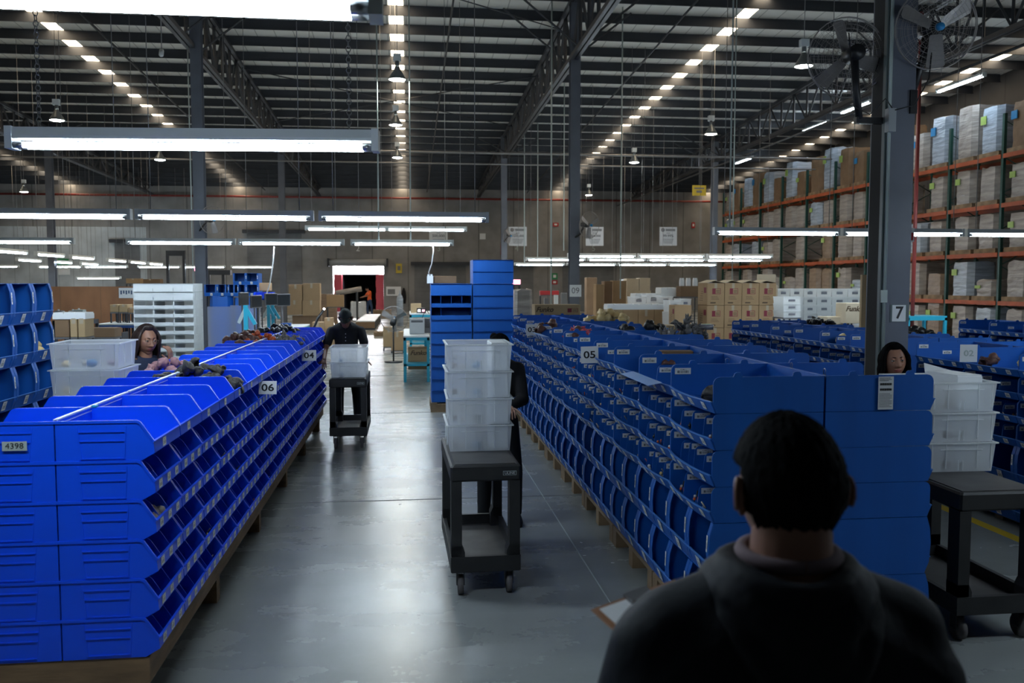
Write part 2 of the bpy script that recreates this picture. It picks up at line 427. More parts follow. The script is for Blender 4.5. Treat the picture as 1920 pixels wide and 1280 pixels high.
# ------------------------------------------------------------------ the building
ROOF = lambda y: 11.45 - .05 * y
BACK = 60.0; WL = -30.0; WR = 22.5; Y0 = -9.0
b = MB().box(WL, WR, Y0, BACK, -.1, 0, 'floor_concrete'); struct(b, 'floor')
b = MB()
for y in (2.55, 7.9, 13.3, 18.7, 24.1): b.box(-1.9, 4.6, y, y + .008, -.002, .003, 'grey_ink')
struct(b, 'trim_1')                    # saw cuts across the aisle
b = MB().box(1.22, 1.228, 2, 24, -.002, .003, 'conduit'); struct(b, 'trim_2')
b = MB().box(4.60, 4.70, 4.2, 7.75, 0, .0012, 'floor_yellow').box(4.60, 4.70, 1.5, 4.2, 0, .0012, 'floor_yellow'); struct(b, 'trim_3')
# roof sheet, sloping down away from the camera, with openings for the skylights
SKY_X = (-21.6, -11.0, -.3, 10.3, 21.0); PIT = 1.62; P0 = 26.9
def purl(k): return P0 + PIT * k
KMIN = -22; KMAX = 20; SKY0 = 24.6
b = MB()
xs = [WL]
for x in SKY_X: xs += [x - .22, x + .22]
xs.append(WR)
for i in range(0, len(xs), 2):
    b.add([(xs[i], Y0, ROOF(Y0)), (xs[i + 1], Y0, ROOF(Y0)), (xs[i + 1], BACK, ROOF(BACK)), (xs[i], BACK, ROOF(BACK)),
           (xs[i], Y0, ROOF(Y0) + .05), (xs[i + 1], Y0, ROOF(Y0) + .05), (xs[i + 1], BACK, ROOF(BACK) + .05), (xs[i], BACK, ROOF(BACK) + .05)],
          [(0, 1, 2, 3), (7, 6, 5, 4), (0, 4, 5, 1), (1, 5, 6, 2), (2, 6, 7, 3), (3, 7, 4, 0)], 'roof_sheet')
for x in SKY_X:
    b.box(x - .22, x + .22, Y0, SKY0, ROOF(Y0), ROOF(Y0) + .02, 'roof_sheet', Matrix.Identity(4)) if False else b.add([(x - .22, Y0, ROOF(Y0)), (x + .22, Y0, ROOF(Y0)), (x + .22, SKY0, ROOF(SKY0)), (x - .22, SKY0, ROOF(SKY0))], [(0, 1, 2, 3)], 'roof_sheet')
struct(b, 'ceiling')
for i, x in enumerate(SKY_X):
    b = MB()
    b.add([(x - .22, SKY0, ROOF(SKY0) + .02), (x + .22, SKY0, ROOF(SKY0) + .02), (x + .22, BACK, ROOF(BACK) + .02), (x - .22, BACK, ROOF(BACK) + .02)], [(0, 1, 2, 3)], 'skylight')
    struct(b, 'window_%d' % (i + 1))
for k in range(KMIN, KMAX + 1):
    y = purl(k) - .35
    if y < Y0 + .5 or y > BACK - .3: continue
    z = ROOF(y) - .01
    b = MB().prism([(y - .005, z), (y + .075, z), (y + .075, z - .02), (y + .01, z - .02), (y + .01, z - .29), (y - .055, z - .29), (y - .055, z - .31), (y - .005, z - .31)], 'x', WL + .1, WR - .1, 'purlin')
    struct(b, 'roof_purlin')
# walls
def wall_back():
    b = MB(); D = at(625, 584, BACK).x; E = at(720, 584, BACK).x
    b.box(WL, -17.0, BACK, BACK + .25, 0, 5.6, 'wall_panel').box(-17.0, D, BACK, BACK + .25, 0, 5.6, 'wall_concrete')
    b.box(D, E, BACK, BACK + .25, 3.1, 5.6, 'wall_concrete').box(E, WR, BACK, BACK + .25, 0, 5.6, 'wall_concrete')
    b.box(WL, WR, BACK, BACK + .25, 5.6, 8.6, 'wall_concrete')
    return struct(b, 'wall_back'), D, E
_, DX0, DX1 = wall_back()
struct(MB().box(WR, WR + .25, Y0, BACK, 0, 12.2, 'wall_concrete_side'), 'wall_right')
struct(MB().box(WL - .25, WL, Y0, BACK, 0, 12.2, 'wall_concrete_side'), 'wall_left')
struct(MB().box(WL, WR, Y0 - .25, Y0, 0, 12.2, 'wall_concrete'), 'wall_front')
# steel columns
CY1 = 24.9; CY2 = 42.5
def column(x, y, z, n, sx=.28, sy=.30):
    b = MB(); hx, hy = sx / 2, sy / 2
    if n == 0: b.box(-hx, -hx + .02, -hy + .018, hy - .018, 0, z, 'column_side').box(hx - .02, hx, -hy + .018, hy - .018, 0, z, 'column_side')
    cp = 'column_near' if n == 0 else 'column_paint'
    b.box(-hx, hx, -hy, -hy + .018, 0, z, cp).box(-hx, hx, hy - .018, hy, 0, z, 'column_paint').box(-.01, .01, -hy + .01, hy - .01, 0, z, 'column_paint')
    b.box(-hx - .08, hx + .08, -hy - .05, hy + .05, 0, .02, 'column_paint')
    return struct(b, 'steel_column', loc=(x, y, 0))
def truss_z(y): return min(8.72 - .017 * y, ROOF(y) - .85)
for i, (x, y) in enumerate([(4.7, 8.15), (-5.62, CY1), (4.75, CY1), (-5.86, CY2), (4.65, CY2), (15.2, CY2), (-16.2, CY2), (15.3, CY1 + .3), (-16.4, CY1)]):
    if (x, y) == (15.3, CY1 + .3): continue
    column(x, y, ROOF(y) - .3, i)
# roof trusses running away from the camera along the column lines
for tx in (-16.3, -5.75, 4.7, 15.2):
    b = MB(); ys = [14.0 + 1.15 * i for i in range(40)]
    if tx == 4.7: ys = [2.0 + 1.15 * i for i in range(50)]
    for off in (-.07, .07):
        for i in range(len(ys) - 1):
            y0, y1 = ys[i], ys[i + 1]
            if y1 > BACK - .4: break
            zb0, zb1 = truss_z(y0), truss_z(y1); zt0, zt1 = ROOF(y0) - .33, ROOF(y1) - .33
            x0 = tx + off
            for (za, zb_) in ((zb0, zb1), (zt0, zt1)):
                b.add([(x0 - .05, y0, za - .06), (x0 + .05, y0, za - .06), (x0 + .05, y1, zb_ - .06), (x0 - .05, y1, zb_ - .06), (x0 - .05, y0, za + .06), (x0 + .05, y0, za + .06), (x0 + .05, y1, zb_ + .06), (x0 - .05, y1, zb_ + .06)],
                      [(0, 3, 2, 1), (4, 5, 6, 7), (0, 1, 5, 4), (1, 2, 6, 5), (2, 3, 7, 6), (3, 0, 4, 7)], 'steel_dark')
            if off > 0:
                b.tube([(tx, y0, zb0), (tx, y0, zt0)], .05, 'steel_dark', 4, smooth=False)
                b.tube([(tx, y0, zt0), (tx, y1, zb1)] if i % 2 else [(tx, y0, zb0), (tx, y1, zt1)], .045, 'steel_dark', 4, smooth=False)
    struct(b, 'roof_truss')
    # knee braces beside the columns
    for cy in (8.15, CY1, CY2):
        if cy < 10 and tx != 4.7: continue
        for sx_ in (-1, 1):
            for dy in (-.9, .9):
                k = MB().tube([(tx, cy + dy, truss_z(cy) + .1), (tx + sx_ * 1.9, cy + dy, ROOF(cy) - .3)], .03, 'steel_dark', 4, smooth=False)
                struct(k, 'roof_brace')
# bracing rods and sprinkler pipes
for (p, q, r, m) in [((-5.7, 20, ROOF(20) - .4), (4.7, 27, ROOF(27) - .4), .02, 'steel_dark'), ((4.7, 20, ROOF(20) - .4), (-5.7, 27, ROOF(27) - .4), .02, 'steel_dark'),
                     ((-5.7, 32, ROOF(32) - .4), (4.7, 40, ROOF(40) - .4), .02, 'steel_dark'), ((4.7, 32, ROOF(32) - .4), (-5.7, 40, ROOF(40) - .4), .02, 'steel_dark'),
                     ((-9.2, 14, ROOF(14) - .5), (-9.2, 59, ROOF(59) - .5), .035, 'steel_dark'), ((1.3, 14, ROOF(14) - .5), (1.3, 59, ROOF(59) - .5), .03, 'steel_dark'),
                     ((8.0, 12, ROOF(12) - .5), (8.0, 59, ROOF(59) - .5), .03, 'steel_dark'), ((14.2, 14, 7.5), (14.2, 59, 7.2), .04, 'steel_dark'),
                     ((-29, 36, 7.25), (22, 36, 7.25), .045, 'steel_wire'), ((-29, 37.5, 7.0), (22, 37.5, 7.0), .03, 'steel_wire')]:
    struct(MB().cyl(p, q, r, m, 8), 'roof_pipe')
a = at(0, 363, BACK - .3); c_ = at(1375, 372, BACK - .3)
tag(MB().cyl((WL + .2, a.y, a.z), (WR - .3, a.y, a.z), .07, 'pipe_red', 8).build('fire_pipe'), 'long dark red fire water pipe running along the top of the back wall', 'pipe')

# dock door 2, open, with a trailer behind it
z0 = at(670, 513, BACK).z; z1 = at(670, 500, BACK).z
def dock():
    fl = MB().box(DX0, DX1, BACK + .25, BACK + 8, -.1, 0, 'floor_concrete'); struct(fl, 'floor_dock')
    sky = MB().box(DX0 - 1, DX1 + 1, BACK + 9.5, BACK + 9.6, -.1, 6, 'daylight').box(DX0 + .02, DX1 - .02, BACK + .9, BACK + .95, z0 + .05, 3.2, 'daylight'); struct(sky, 'window_6')
    t = thing('trailer', 'red walled lorry trailer with a dark interior backed up to the open dock', 'trailer', (0, BACK + 1.2, 0))
    for x0, x1 in ((DX0 + .02, DX0 + .55), (DX1 - .55, DX1 - .02)):
        q = MB()
        for k in range(6): q.box(x0 + (.03 if k % 2 else 0), x1, -.9 - (.05 if k % 2 else 0), .1, .02 + k * .42, .02 + (k + 1) * .42, 'container_red')
        q.build('container_door', t)
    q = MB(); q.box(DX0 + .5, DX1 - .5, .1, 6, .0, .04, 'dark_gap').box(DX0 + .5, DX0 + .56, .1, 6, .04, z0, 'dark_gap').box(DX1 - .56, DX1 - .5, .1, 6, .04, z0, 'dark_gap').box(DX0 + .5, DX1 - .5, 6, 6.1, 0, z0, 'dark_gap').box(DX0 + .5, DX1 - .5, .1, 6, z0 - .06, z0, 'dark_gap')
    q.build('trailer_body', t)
    h = thing('door_roller', 'grey rolled-up shutter above the open dock door', 'shutter', (0, BACK - .28, 0))
    MB().cyl((DX0 - .2, 0, 3.32), (DX1 + .2, 0, 3.32), .24, 'fixture_dim', 16).build('shutter_roll', h)
    q = MB(); q.box(DX0 - .32, DX0 - .2, -.25, .25, 3.05, 3.6, 'steel_dark').box(DX1 + .2, DX1 + .32, -.25, .25, 3.05, 3.6, 'steel_dark'); q.build('roller_bracket', h)
dock()
n_door = 0
for (x0, v0, x1) in ((463, 437, 565), (777, 497, 873), (908, 497, 1000), (1055, 497, 1150), (215, 455, 262)):
    p0 = at(x0, v0, BACK); p1 = at(x1, v0, BACK); n_door += 1
    b = MB().box(p0.x, p1.x, BACK - .06, BACK, 0, p0.z, 'roller_door').box(p0.x - .25, p1.x + .25, BACK - .35, BACK, p0.z, p0.z + .22, 'steel_dark')
    struct(b, 'door_%d' % n_door)
for s, u in (('2', 671), ('3', 823), ('4', 969), ('5', 1113)):
    p = at(u, 466, BACK - .03)
    tag(text(s, 'bay_number', .55, 'table_white' if s == '2' else 'conduit', None, p, FACE_CAM), 'painted bay number %s on the back wall above dock door' % {'2': 'two', '3': 'three', '4': 'four', '5': 'five'}[s], 'sign')

# ------------------------------------------------------------------ hanging tube lights
def make_fixture():
    t = thing('tube_light', 'x', 'light')
    L = 2.36
    h = MB().prism([(-.055, .02), (-.04, .075), (.04, .075), (.055, .02), (.055, .0), (-.055, .0)], 'x', -L / 2, L / 2, 'fixture_white')
    h.box(-L / 2 - .015, -L / 2 + .03, -.062, .062, -.065, .078, 'fixture_white').box(L / 2 - .03, L / 2 + .015, -.062, .062, -.065, .078, 'fixture_white')
    h.build('housing', t)
    for y in (-.034, .034): MB().cyl((-L / 2 + .09, y, -.040), (L / 2 - .09, y, -.040), .02, 'tube_light', 10).build('tube', t)
    for sx in (-1, 1):
        e = MB()
        for y in (-.034, .034): e.cyl((sx * (L / 2 - .03), y, -.040), (sx * (L / 2 - .09), y, -.040), .021, 'chrome', 8)
        e.build('tube_socket', t)
    return t
FIX = make_fixture(); KIDS[FIX] = list(FIX.children); used = [False]
WIRES = {}
def wire(h, chain=False):
    key = (round(h, 1), chain)
    if key not in WIRES:
        b = MB()
        if chain:
            k = 0; z = .0
            while z < h:
                r = .016
                if k % 2: b.tube([(r * math.cos(t), 0, z + .022 + .022 * math.sin(t)) for t in [i * PI / 3 for i in range(7)]], .0035, 'steel_wire', 4)
                else: b.tube([(0, r * math.cos(t), z + .022 + .022 * math.sin(t)) for t in [i * PI / 3 for i in range(7)]], .0035, 'steel_wire', 4)
                z += .034; k += 1
        else:
            b.cyl((0, 0, 0), (0, 0, h), .0065, 'steel_wire', 5)
        WIRES[key] = b.mesh('suspension_wire')
    return WIRES[key]
def fixture(x, y, z, label, rz=0., chain=False, tilt=0.):
    if used[0]: t = dup(FIX, (x, y, z), rz, label)
    else: t = FIX; used[0] = True; t.location = (x, y, z); t.rotation_euler = (0, 0, rz); t['label'] = label
    t['group'] = 'hanging tube lights'
    if tilt: t.rotation_euler[1] = tilt
    h = ROOF(y) - z - .1
    for s in (-1, 1):
        put('hanger', wire(h, chain), t, (s * 1.0, 0, .07))
    return t
Z_L = 2.9
for j, x0 in enumerate((-1.27, )): fixture(x0, 2.98, Z_L + .0, 'bright twin-tube light hanging nearest of all, above the near end of the blue bin rack', 0, True)
fixture(-1.375, 6.02, Z_L, 'second nearest twin-tube light, hung on chains above the plastic bin rack', R(-4), True)
for row, (y, xs_, rowlab) in enumerate([
    (12.6, (-7.4, -4.95, -2.5, -.04), 'row over the middle of the aisle'),
    (20.7, (-8.6, -5.1, -2.65, -.12), 'row beyond the blue board bin tower'),
    (15.4, (6.7, 9.15, 11.6, 14.05), 'row above the bin racks beside column seven'),
    (29.5, (6.6, 9.05, 11.5), 'nearer of the three close rows over the stacked cartons'),
    (34.2, (5.8, 8.25, 10.7, 13.1), 'middle of the three close rows over the stacked cartons'),
    (40.5, (6.1, 8.55, 11.0, 13.45), 'farther of the three close rows over the stacked cartons'),
    (52.5, (-19.6, -17.1, -14.2, -11.7, -23, -9.0), 'farthest row across by the pale panelled wall')]):
    for j, x in enumerate(xs_):
        fixture(x, y, Z_L if row not in (5,) else 2.84, '%s twin-tube light in the %s' % (ORD[j], rowlab), 0)
for j, x in enumerate((-1.75, .55)): fixture(x, 26.0, 3.55, '%s twin-tube light of the short higher pair above the dock aisle' % ORD[j])
for j in range(6): fixture(-12.3 - .12 * j, 29.0 + 3.4 * j + (1 if j > 2 else 0), 2.95, '%s twin-tube light of the row running towards the back wall' % ORD[j], R(90))
for j in range(3): fixture(-16.2, 40 + 3.6 * j, 2.95, '%s twin-tube light of the far left parallel row' % ORD[j], R(90))
fixture(-17.2, 51.5, 2.25, 'low twin-tube light over the bench behind the plywood panel')
for j, (x, y, z) in enumerate(((18.0, 34.0, 9.05), (18.0, 37.5, 8.9), (18.0, 45.8, 8.55), (17.2, 26.0, 8.2), (17.2, 30.0, 8.2))):
    fixture(x, y, z, '%s single tube light high under the roof along the pallet racking' % ORD[j], R(90))

fixture(5.0, 2.98, Z_L, 'unseen twin-tube light added to light the near right cart and the smiling woman'); fixture(6.9, 6.02, Z_L, 'unseen twin-tube light added to light the bin rack behind the smiling woman')  # out of view, added on the hung rows to light the right side
# high bay lamps
def bay_lamp(x, y, z, label, warm=False):
    t = thing('high_bay_lamp', label, 'lamp', (x, y, z), 0, 'high bay lamps under the roof')
    MB().lathe([(.05, .30), (.085, .22), (.17, .08), (.205, .0), (.195, .0), (.16, .07), (.07, .2)], 'lamp_metal', 20, caps=False).build('reflector', t)
    MB().lathe([(.0, .04), (.12, .035), (.185, .012), (.12, -.01), (0, -.03)], 'bay_lamp_warm' if warm else 'bay_lamp', 16, caps=False).build('lens', t)
    q = MB().box(-.09, .09, -.07, .07, .42, .58, 'fixture_white'); q.cyl((0, 0, .28), (0, 0, .43), .05, 'lamp_metal', 10); q.build('ballast_box', t)
    MB().cyl((0, 0, .58), (0, 0, ROOF(y) - z), .008, 'steel_wire', 5).build('cord', t)
for i, (u, v, y, wm, lab) in enumerate([(107, 226, 26, 0, 'high bay lamp before the far skylight row above the woman'), (300, 300, 34, 0, 'small high bay lamp hanging behind the second tube light'),
        (45, 360, 44, 0, 'small distant high bay lamp near the pale panelled wall'), (745, 150, 20.5, 0, 'nearest high bay lamp below the middle skylight row'),
        (742, 235, 26.5, 0, 'green-tinted second high bay lamp below the middle skylight row'), (745, 296, 33.5, 0, 'third high bay lamp below the middle skylight row'),
        (1507, 125, 18.5, 0, 'large high bay lamp beside the wall fan on column seven'), (1333, 252, 27, 1, 'warm glowing high bay lamp between the two fan columns'),
        (1189, 305, 34.5, 0, 'high bay lamp beyond the column with number nine'), (1104, 366, 46, 1, 'small warm high bay lamp above the far fan')]):
    p = at(u, v, y); bay_lamp(p.x, p.y, p.z, lab, wm)

# ------------------------------------------------------------------ blue plastic hopper bins
def plastic_bin(lower):
    t = thing('plastic_bin', 'x', 'bin')
    b = MB(); W = .211; m = 'blue_plastic'
    prof = [(0, 0), (.345, 0), (.405, .034), (.402, .086), (.345, .168), (.332, .176), (0, .176)]
    for s in (-1, 1):
        b.prism(prof, 'y', s * W - .003, s * W + .003, m)
        y0, y1 = (W - .001, W + .007) if s > 0 else (-W - .007, -W + .001)
        b.prism([(-.003, .167), (.332, .167), (.345, .160), (.400, .08), (.407, .086), (.350, .172), (.334, .179), (-.003, .179)], 'y', y0, y1, m)
        for xa, xb in ((.085, .10), (.285, .275)):
            b.prism([(xa, .155), (xa + .006, .155), (xb + .006, .01), (xb, .01)], 'y', y0 * .995 if s < 0 else y0, y1 - .002 if s > 0 else y1, m)
        for z in (.128, .088, .012): b.prism([(.085 + (.155 - z) * .1, z), (.284, z), (.284, z + .005), (.085 + (.155 - z) * .1, z + .005)], 'y', y0, y1, m)
    b.box(0, .345, -W, W, 0, .004, m).box(0, .005, -W, W, 0, .176, m)
    b.box(-.003, .006, -W, W, .166, .179, m)
    b.strip([(.345, 0), (.405, .034), (.402, .086)], 'y', -W, W, .004, m)
    b.box(.396, .408, -W, W, .081, .087, m)
    b.build('bin_shell', t)
    if lower:
        for y in (-.075, .075):
            MB().prism([(.004, .004), (.35, .004), (.395, .035), (.385, .06), (.34, .13), (.31, .155), (.27, .165), (.004, .165)], 'y', y - .002, y + .002, m).build('divider', t)
        ys = (-.135, 0, .135)
    else: ys = (-.06,)
    for y in ys:
        MB().box(.4045, .4065, y - .024, y + .024, .040, .078, 'sticker_y').build('label', t)
    return t
PB_LOW = plastic_bin(True); PB_TOP = plastic_bin(False)
for q in (PB_LOW, PB_TOP): KIDS[q] = list(q.children)
PBW = .4415; PY0 = 4.11; NP = 18; PZ0 = .335; PH = .1735
TIER = ['bottom', 'second', 'third', 'fourth', 'fifth', 'top']
u_low = u_top = False
def place(proto, usedflag, loc, rz, lab, group):
    if not usedflag:
        proto.location = loc; proto.rotation_euler = (0, 0, rz); proto['label'] = lab; proto['group'] = group; return proto
    return dup(proto, loc, rz, lab, group)
for side, (sx, rz, sl) in enumerate(((-1.498, 0., 'aisle side'), (-1.504, PI, 'woman\'s side'))):
    for i in range(NP):
        for k in range(6):
            if side and 3 <= i < NP - 1 and 0 < k < 5: continue   # nothing of these shows: they stand behind the others
            top = k == 5
            lab = 'blue plastic hopper bin, %s tier, %s stack from near end, %s' % (TIER[k], ORD[i], sl)
            place(PB_TOP if top else PB_LOW, u_top if top else u_low, (sx, PY0 + PBW * i, PZ0 + PH * k), rz, lab, 'blue plastic hopper bins')
            if top: u_top = True
            else: u_low = True
# lit bin rims along the seam, their highlight built as pale strip pieces
t = thing('rim_highlight', 'added pale strip standing in for the lit rims along the plastic bin rack seam', 'strip', (-1.501, 3.9, 1.384))
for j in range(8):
    MB().prism([(-.009, -.02), (-.009, .004), (.009, .004), (.009, -.02), (.006, -.02), (.006, 0), (-.006, 0), (-.006, -.02)], 'y', j * .99 + .01, j * .99 + .97, 'seam_highlight').build('highlight_piece', t)
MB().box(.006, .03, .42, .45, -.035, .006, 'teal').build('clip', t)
p = MB().box(-.05, .05, -.0006, .0006, -.02, .02, 'conduit').build('number_plate', loc=(-1.66, 3.888, 1.28))
tag(p, 'silver number plate reading 4398 on the nearest plastic bin end', 'plate')
text('4398', 'number_print', .034, 'ink', p, (0, -.0012, 0), FACE_CAM, sx=1.1)
# wooden stand
t = thing('wooden_stand', 'long rough timber stand carrying the blue plastic bin rack', 'stand', (-1.5, 3.9, 0))
MB().box(-.36, .36, .0, .045, .215, .332, 'wood').build('end_board', t)
MB().box(-.36, .36, 7.9, 7.945, .215, .332, 'wood').build('end_board', t)
for x in (-.36, .315): MB().box(x, x + .045, .045, 7.9, .215, .332, 'wood').build('rail', t)
MB().box(-.315, .315, .045, 7.9, .31, .332, 'wood').build('deck', t)
for y in (.06, 1.55, 3.1, 4.65, 6.2, 7.8):
    for x in (-.27, .27): MB().box(x - .045, x + .045, y, y + .09, 0, .215, 'wood').build('leg', t)

# ------------------------------------------------------------------ blue corrugated board bins
def arc(cx, cz, r, a0, a1, n=5): return [(cx + r * math.cos(a0 + (a1 - a0) * i / n), cz + r * math.sin(a0 + (a1 - a0) * i / n)) for i in range(n + 1)]
WB = .712; WH = .187; DEP = .60
def wide_bin(ndiv, top, tabs=False):
    t = thing('board_bin', 'x', 'bin'); m = 'blue_board'; b = MB(); W = WB / 2 - .004; H = WH - .002
    side = [(0, 0), (.565, 0), (.585, .05), (.585, H - .035)] + arc(.55, H - .035, .035, 0, PI / 2, 4) + [(0, H)]
    for s in (-1, 1): b.prism(side, 'y', s * W - .003, s * W + .003, m)
    if tabs:
        for s in (-1, 1):
            for x in (.12, .43): b.prism([(x, H - .002), (x + .05, H - .002), (x + .045, H + .016), (x + .035, H + .022), (x + .015, H + .022), (x + .005, H + .016)], 'y', s * W - .003, s * W + .003, m)
    b.box(0, .575, -W, W, 0, .004, m).box(0, .005, -W, W, 0, H, m)
    n = 8; lo = []; hi = []
    v = []; f = []
    for i in range(n + 1):
        q = i / n * 2 - 1; bow = .030 * (1 - q * q); y = q * W
        v += [(.566 + bow * .6, y, .0), (.590 + bow, y, .056), (.597 + bow, y, .056), (.573 + bow * .6, y, .0)]
    for i in range(n):
        a = i * 4
        for c in range(4): f.append((a + c, a + 4 + c, a + 4 + (c + 1) % 4, a + (c + 1) % 4))
    f += [(0, 1, 2, 3), (n * 4 + 3, n * 4 + 2, n * 4 + 1, n * 4)]
    b.add(v, f, m)
    v = []; f = []
    for i in range(n + 1):
        q = i / n * 2 - 1; bow = .030 * (1 - q * q); y = q * W
        v += [(.588 + bow, y, .0555), (.588 + bow, y, .061), (.5995 + bow, y, .061), (.5995 + bow, y, .0555)]
    for i in range(n):
        a = i * 4
        for c in range(4): f.append((a + c, a + 4 + c, a + 4 + (c + 1) % 4, a + (c + 1) % 4))
    f += [(0, 1, 2, 3), (n * 4 + 3, n * 4 + 2, n * 4 + 1, n * 4)]
    b.add(v, f, 'blue_board_edge')
    b.build('bin_shell', t)
    for j in range(4):
        q = -.72 + j * .48; y = q * W; bow = .030 * (1 - q * q)
        xa = .573 + bow * .6; dx = (.024 + bow * .4) / .056
        lx = lambda z: xa + dx * z + .0008
        MB().add([(lx(.012) + o_, y + q_ * .026, .012) if z_ == 0 else (lx(.048) + o_, y + q_ * .026, .048) for o_ in (0, .002) for (q_, z_) in ((-1, 0), (1, 0), (1, 1), (-1, 1))],
                 [(0, 1, 2, 3), (7, 6, 5, 4), (0, 4, 5, 1), (1, 5, 6, 2), (2, 6, 7, 3), (3, 7, 4, 0)], 'sticker_y').build('label', t)
    for j in range(ndiv):
        y = -W + (j + 1) * 2 * W / (ndiv + 1) + rnd.uniform(-.02, .02); hh = rnd.uniform(.135, .165); xe = rnd.uniform(.56, .578)
        d = MB().prism([(.01, .005), (xe + .01, .005), (xe, hh - .03)] + arc(xe - .03, hh - .03, .03, 0, PI / 2, 4) + [(.01, hh)], 'y', y - .002, y + .002, m).build('divider', t)
        MB().box(xe - .10, xe - .012, y + .002, y + .0035, hh - .047, hh - .016, 'sticker_x').build('label', d)
    MB().box(.47, .565, -W + .003, -W + .0055, H - .058, H - .022, 'sticker_x').build('label', t)
    return t
TBH = .303; TBW = WB / 2
def tall_bin():
    t = thing('tall_board_bin', 'x', 'bin'); m = 'blue_board'; b = MB(); W = TBW / 2 - .003; H = TBH - .003
    side = [(0, 0), (.565, 0), (.590, .06), (.597, .16), (.590, H - .06), (.572, H), (0, H)]
    for s in (-1, 1): b.prism(side, 'y', s * W - .003, s * W + .003, m)
    for s in (-1, 1):
        y0, y1 = (W - .035, W) if s > 0 else (-W, -W + .035)
        pts = [(.567, .0), (.592, .06), (.599, .16), (.592, H - .06), (.574, H)]
        b.strip(pts, 'y', y0, y1, .004, m)
    b.box(0, .57, -W, W, 0, .004, m).box(0, .005, -W, W, 0, H, m).box(0, .56, -W, W, H - .004, H, m)
    b.strip([(.567, 0), (.594, .085)], 'y', -W, W, .004, m)
    b.box(.5885, .5995, -W, W, .084, .089, 'blue_board_edge')
    b.build('bin_shell', t)
    MB().add([(.575, -.028, .012), (.575, .028, .012), (.5965, .028, .076), (.5965, -.028, .076), (.577, -.028, .012), (.577, .028, .012), (.5985, .028, .076), (.5985, -.028, .076)],
             [(0, 1, 2, 3), (7, 6, 5, 4), (0, 4, 5, 1), (1, 5, 6, 2), (2, 6, 7, 3), (3, 7, 4, 0)], 'sticker_y').build('label', t)
    MB().add([(.6005, W - .028, .15), (.6005, W - .012, .15), (.597, W - .012, .235), (.597, W - .028, .235), (.602, W - .028, .15), (.602, W - .012, .15), (.5985, W - .012, .235), (.5985, W - .028, .235)],
             [(0, 1, 2, 3), (7, 6, 5, 4), (0, 4, 5, 1), (1, 5, 6, 2), (2, 6, 7, 3), (3, 7, 4, 0)], 'sticker_y').build('label', t)
    return t
WBV = [wide_bin(3, False), wide_bin(4, False), wide_bin(2, False), wide_bin(3, False)]
WBT = [wide_bin(0, True, True), wide_bin(1, True, True)]
TB = tall_bin()
for q in WBV + WBT + [TB]: KIDS[q] = list(q.children)
seen = {PB_TOP, PB_LOW}
def use(q, loc, rz, lab, grp):
    r = place(q, q in seen, loc, rz, lab, grp); seen.add(q); return r
BT = ['bottom tall', 'upper tall', 'third', 'fourth', 'fifth', 'top']
def board_rack(y0, n, xs, zb, rname, sides, rows=(0, 1, 2, 3, 4, 5), grp='blue board bins'):
    for side in sides:
        rz = PI if side == 0 else 0.
        sname = 'aisle side' if side == 0 else 'far side'
        for i in range(n):
            y = y0 + WB * (i + .5)
            for r in rows:
                if r < 2:
                    for h in (0, 1):
                        use(TB, (xs, y + (h - .5) * TBW, zb + TBH * r), rz, 'tall blue bin, %s row, %s half, %s stack from near end, %s' % (('bottom', 'upper')[r], ('near', 'far')[h], ORD[i], rname), 'tall ' + grp)
                else:
                    z = zb + 2 * TBH + WH * (r - 2)
                    q = WBV[(i * 7 + r * 3 + side) % 4] if r < 5 else WBT[(i * 5 + side) % 2]
                    use(q, (xs, y, z), rz, 'low blue bin, %s tier, %s stack from near end, %s' % (('lowest', 'second', 'third', 'top')[r - 2], ORD[i], rname), 'low ' + grp)
SX1 = 2.105; RY0 = 4.22
board_rack(RY0, 12, SX1, .145, 'middle rack', (0,))
# far side of the middle rack: only its top tier and its near end show
for i in range(12):
    y = RY0 + WB * (i + .5)
    for r in ((0, 1, 2, 3, 4, 5) if i == 0 else (5,)):
        if r < 2:
            for h in (0, 1): use(TB, (SX1 + .012, y + (h - .5) * TBW, .145 + TBH * r), 0, 'tall blue board bin, %s row, %s half, near end of middle rack far side' % (('bottom', 'upper')[r], ('near', 'far')[h]), 'tall blue board bins')
        else:
            use((WBV[(i + r) % 4] if r < 5 else WBT[i % 2]), (SX1 + .012, y, .145 + 2 * TBH + WH * (r - 2)), 0, 'low blue bin, %s tier, %s stack from near end, middle rack far side' % (('lowest', 'second', 'third', 'top')[r - 2], ORD[i]), 'low blue board bins')
board_rack(7.86 - 4 * WB, 4, 5.43, .05, 'rack by column seven', (0,))
board_rack(8.42, 6, 5.43, .05, 'rack past column seven', (0,))
for i in range(10):
    y = (7.86 - 4 * WB + WB * (i + .5)) if i < 4 else 8.42 + WB * (i - 4 + .5)
    use(WBT[i % 2], (5.44, y, .05 + 2 * TBH + 3 * WH), 0, 'low blue board bin, top tier, %s along the far side beside column seven' % ORD[i], 'low blue board bins')
board_rack(12.55 - 3 * WB, 3, 9.0, .05, 'far rack', (0,), (2, 3, 4, 5))
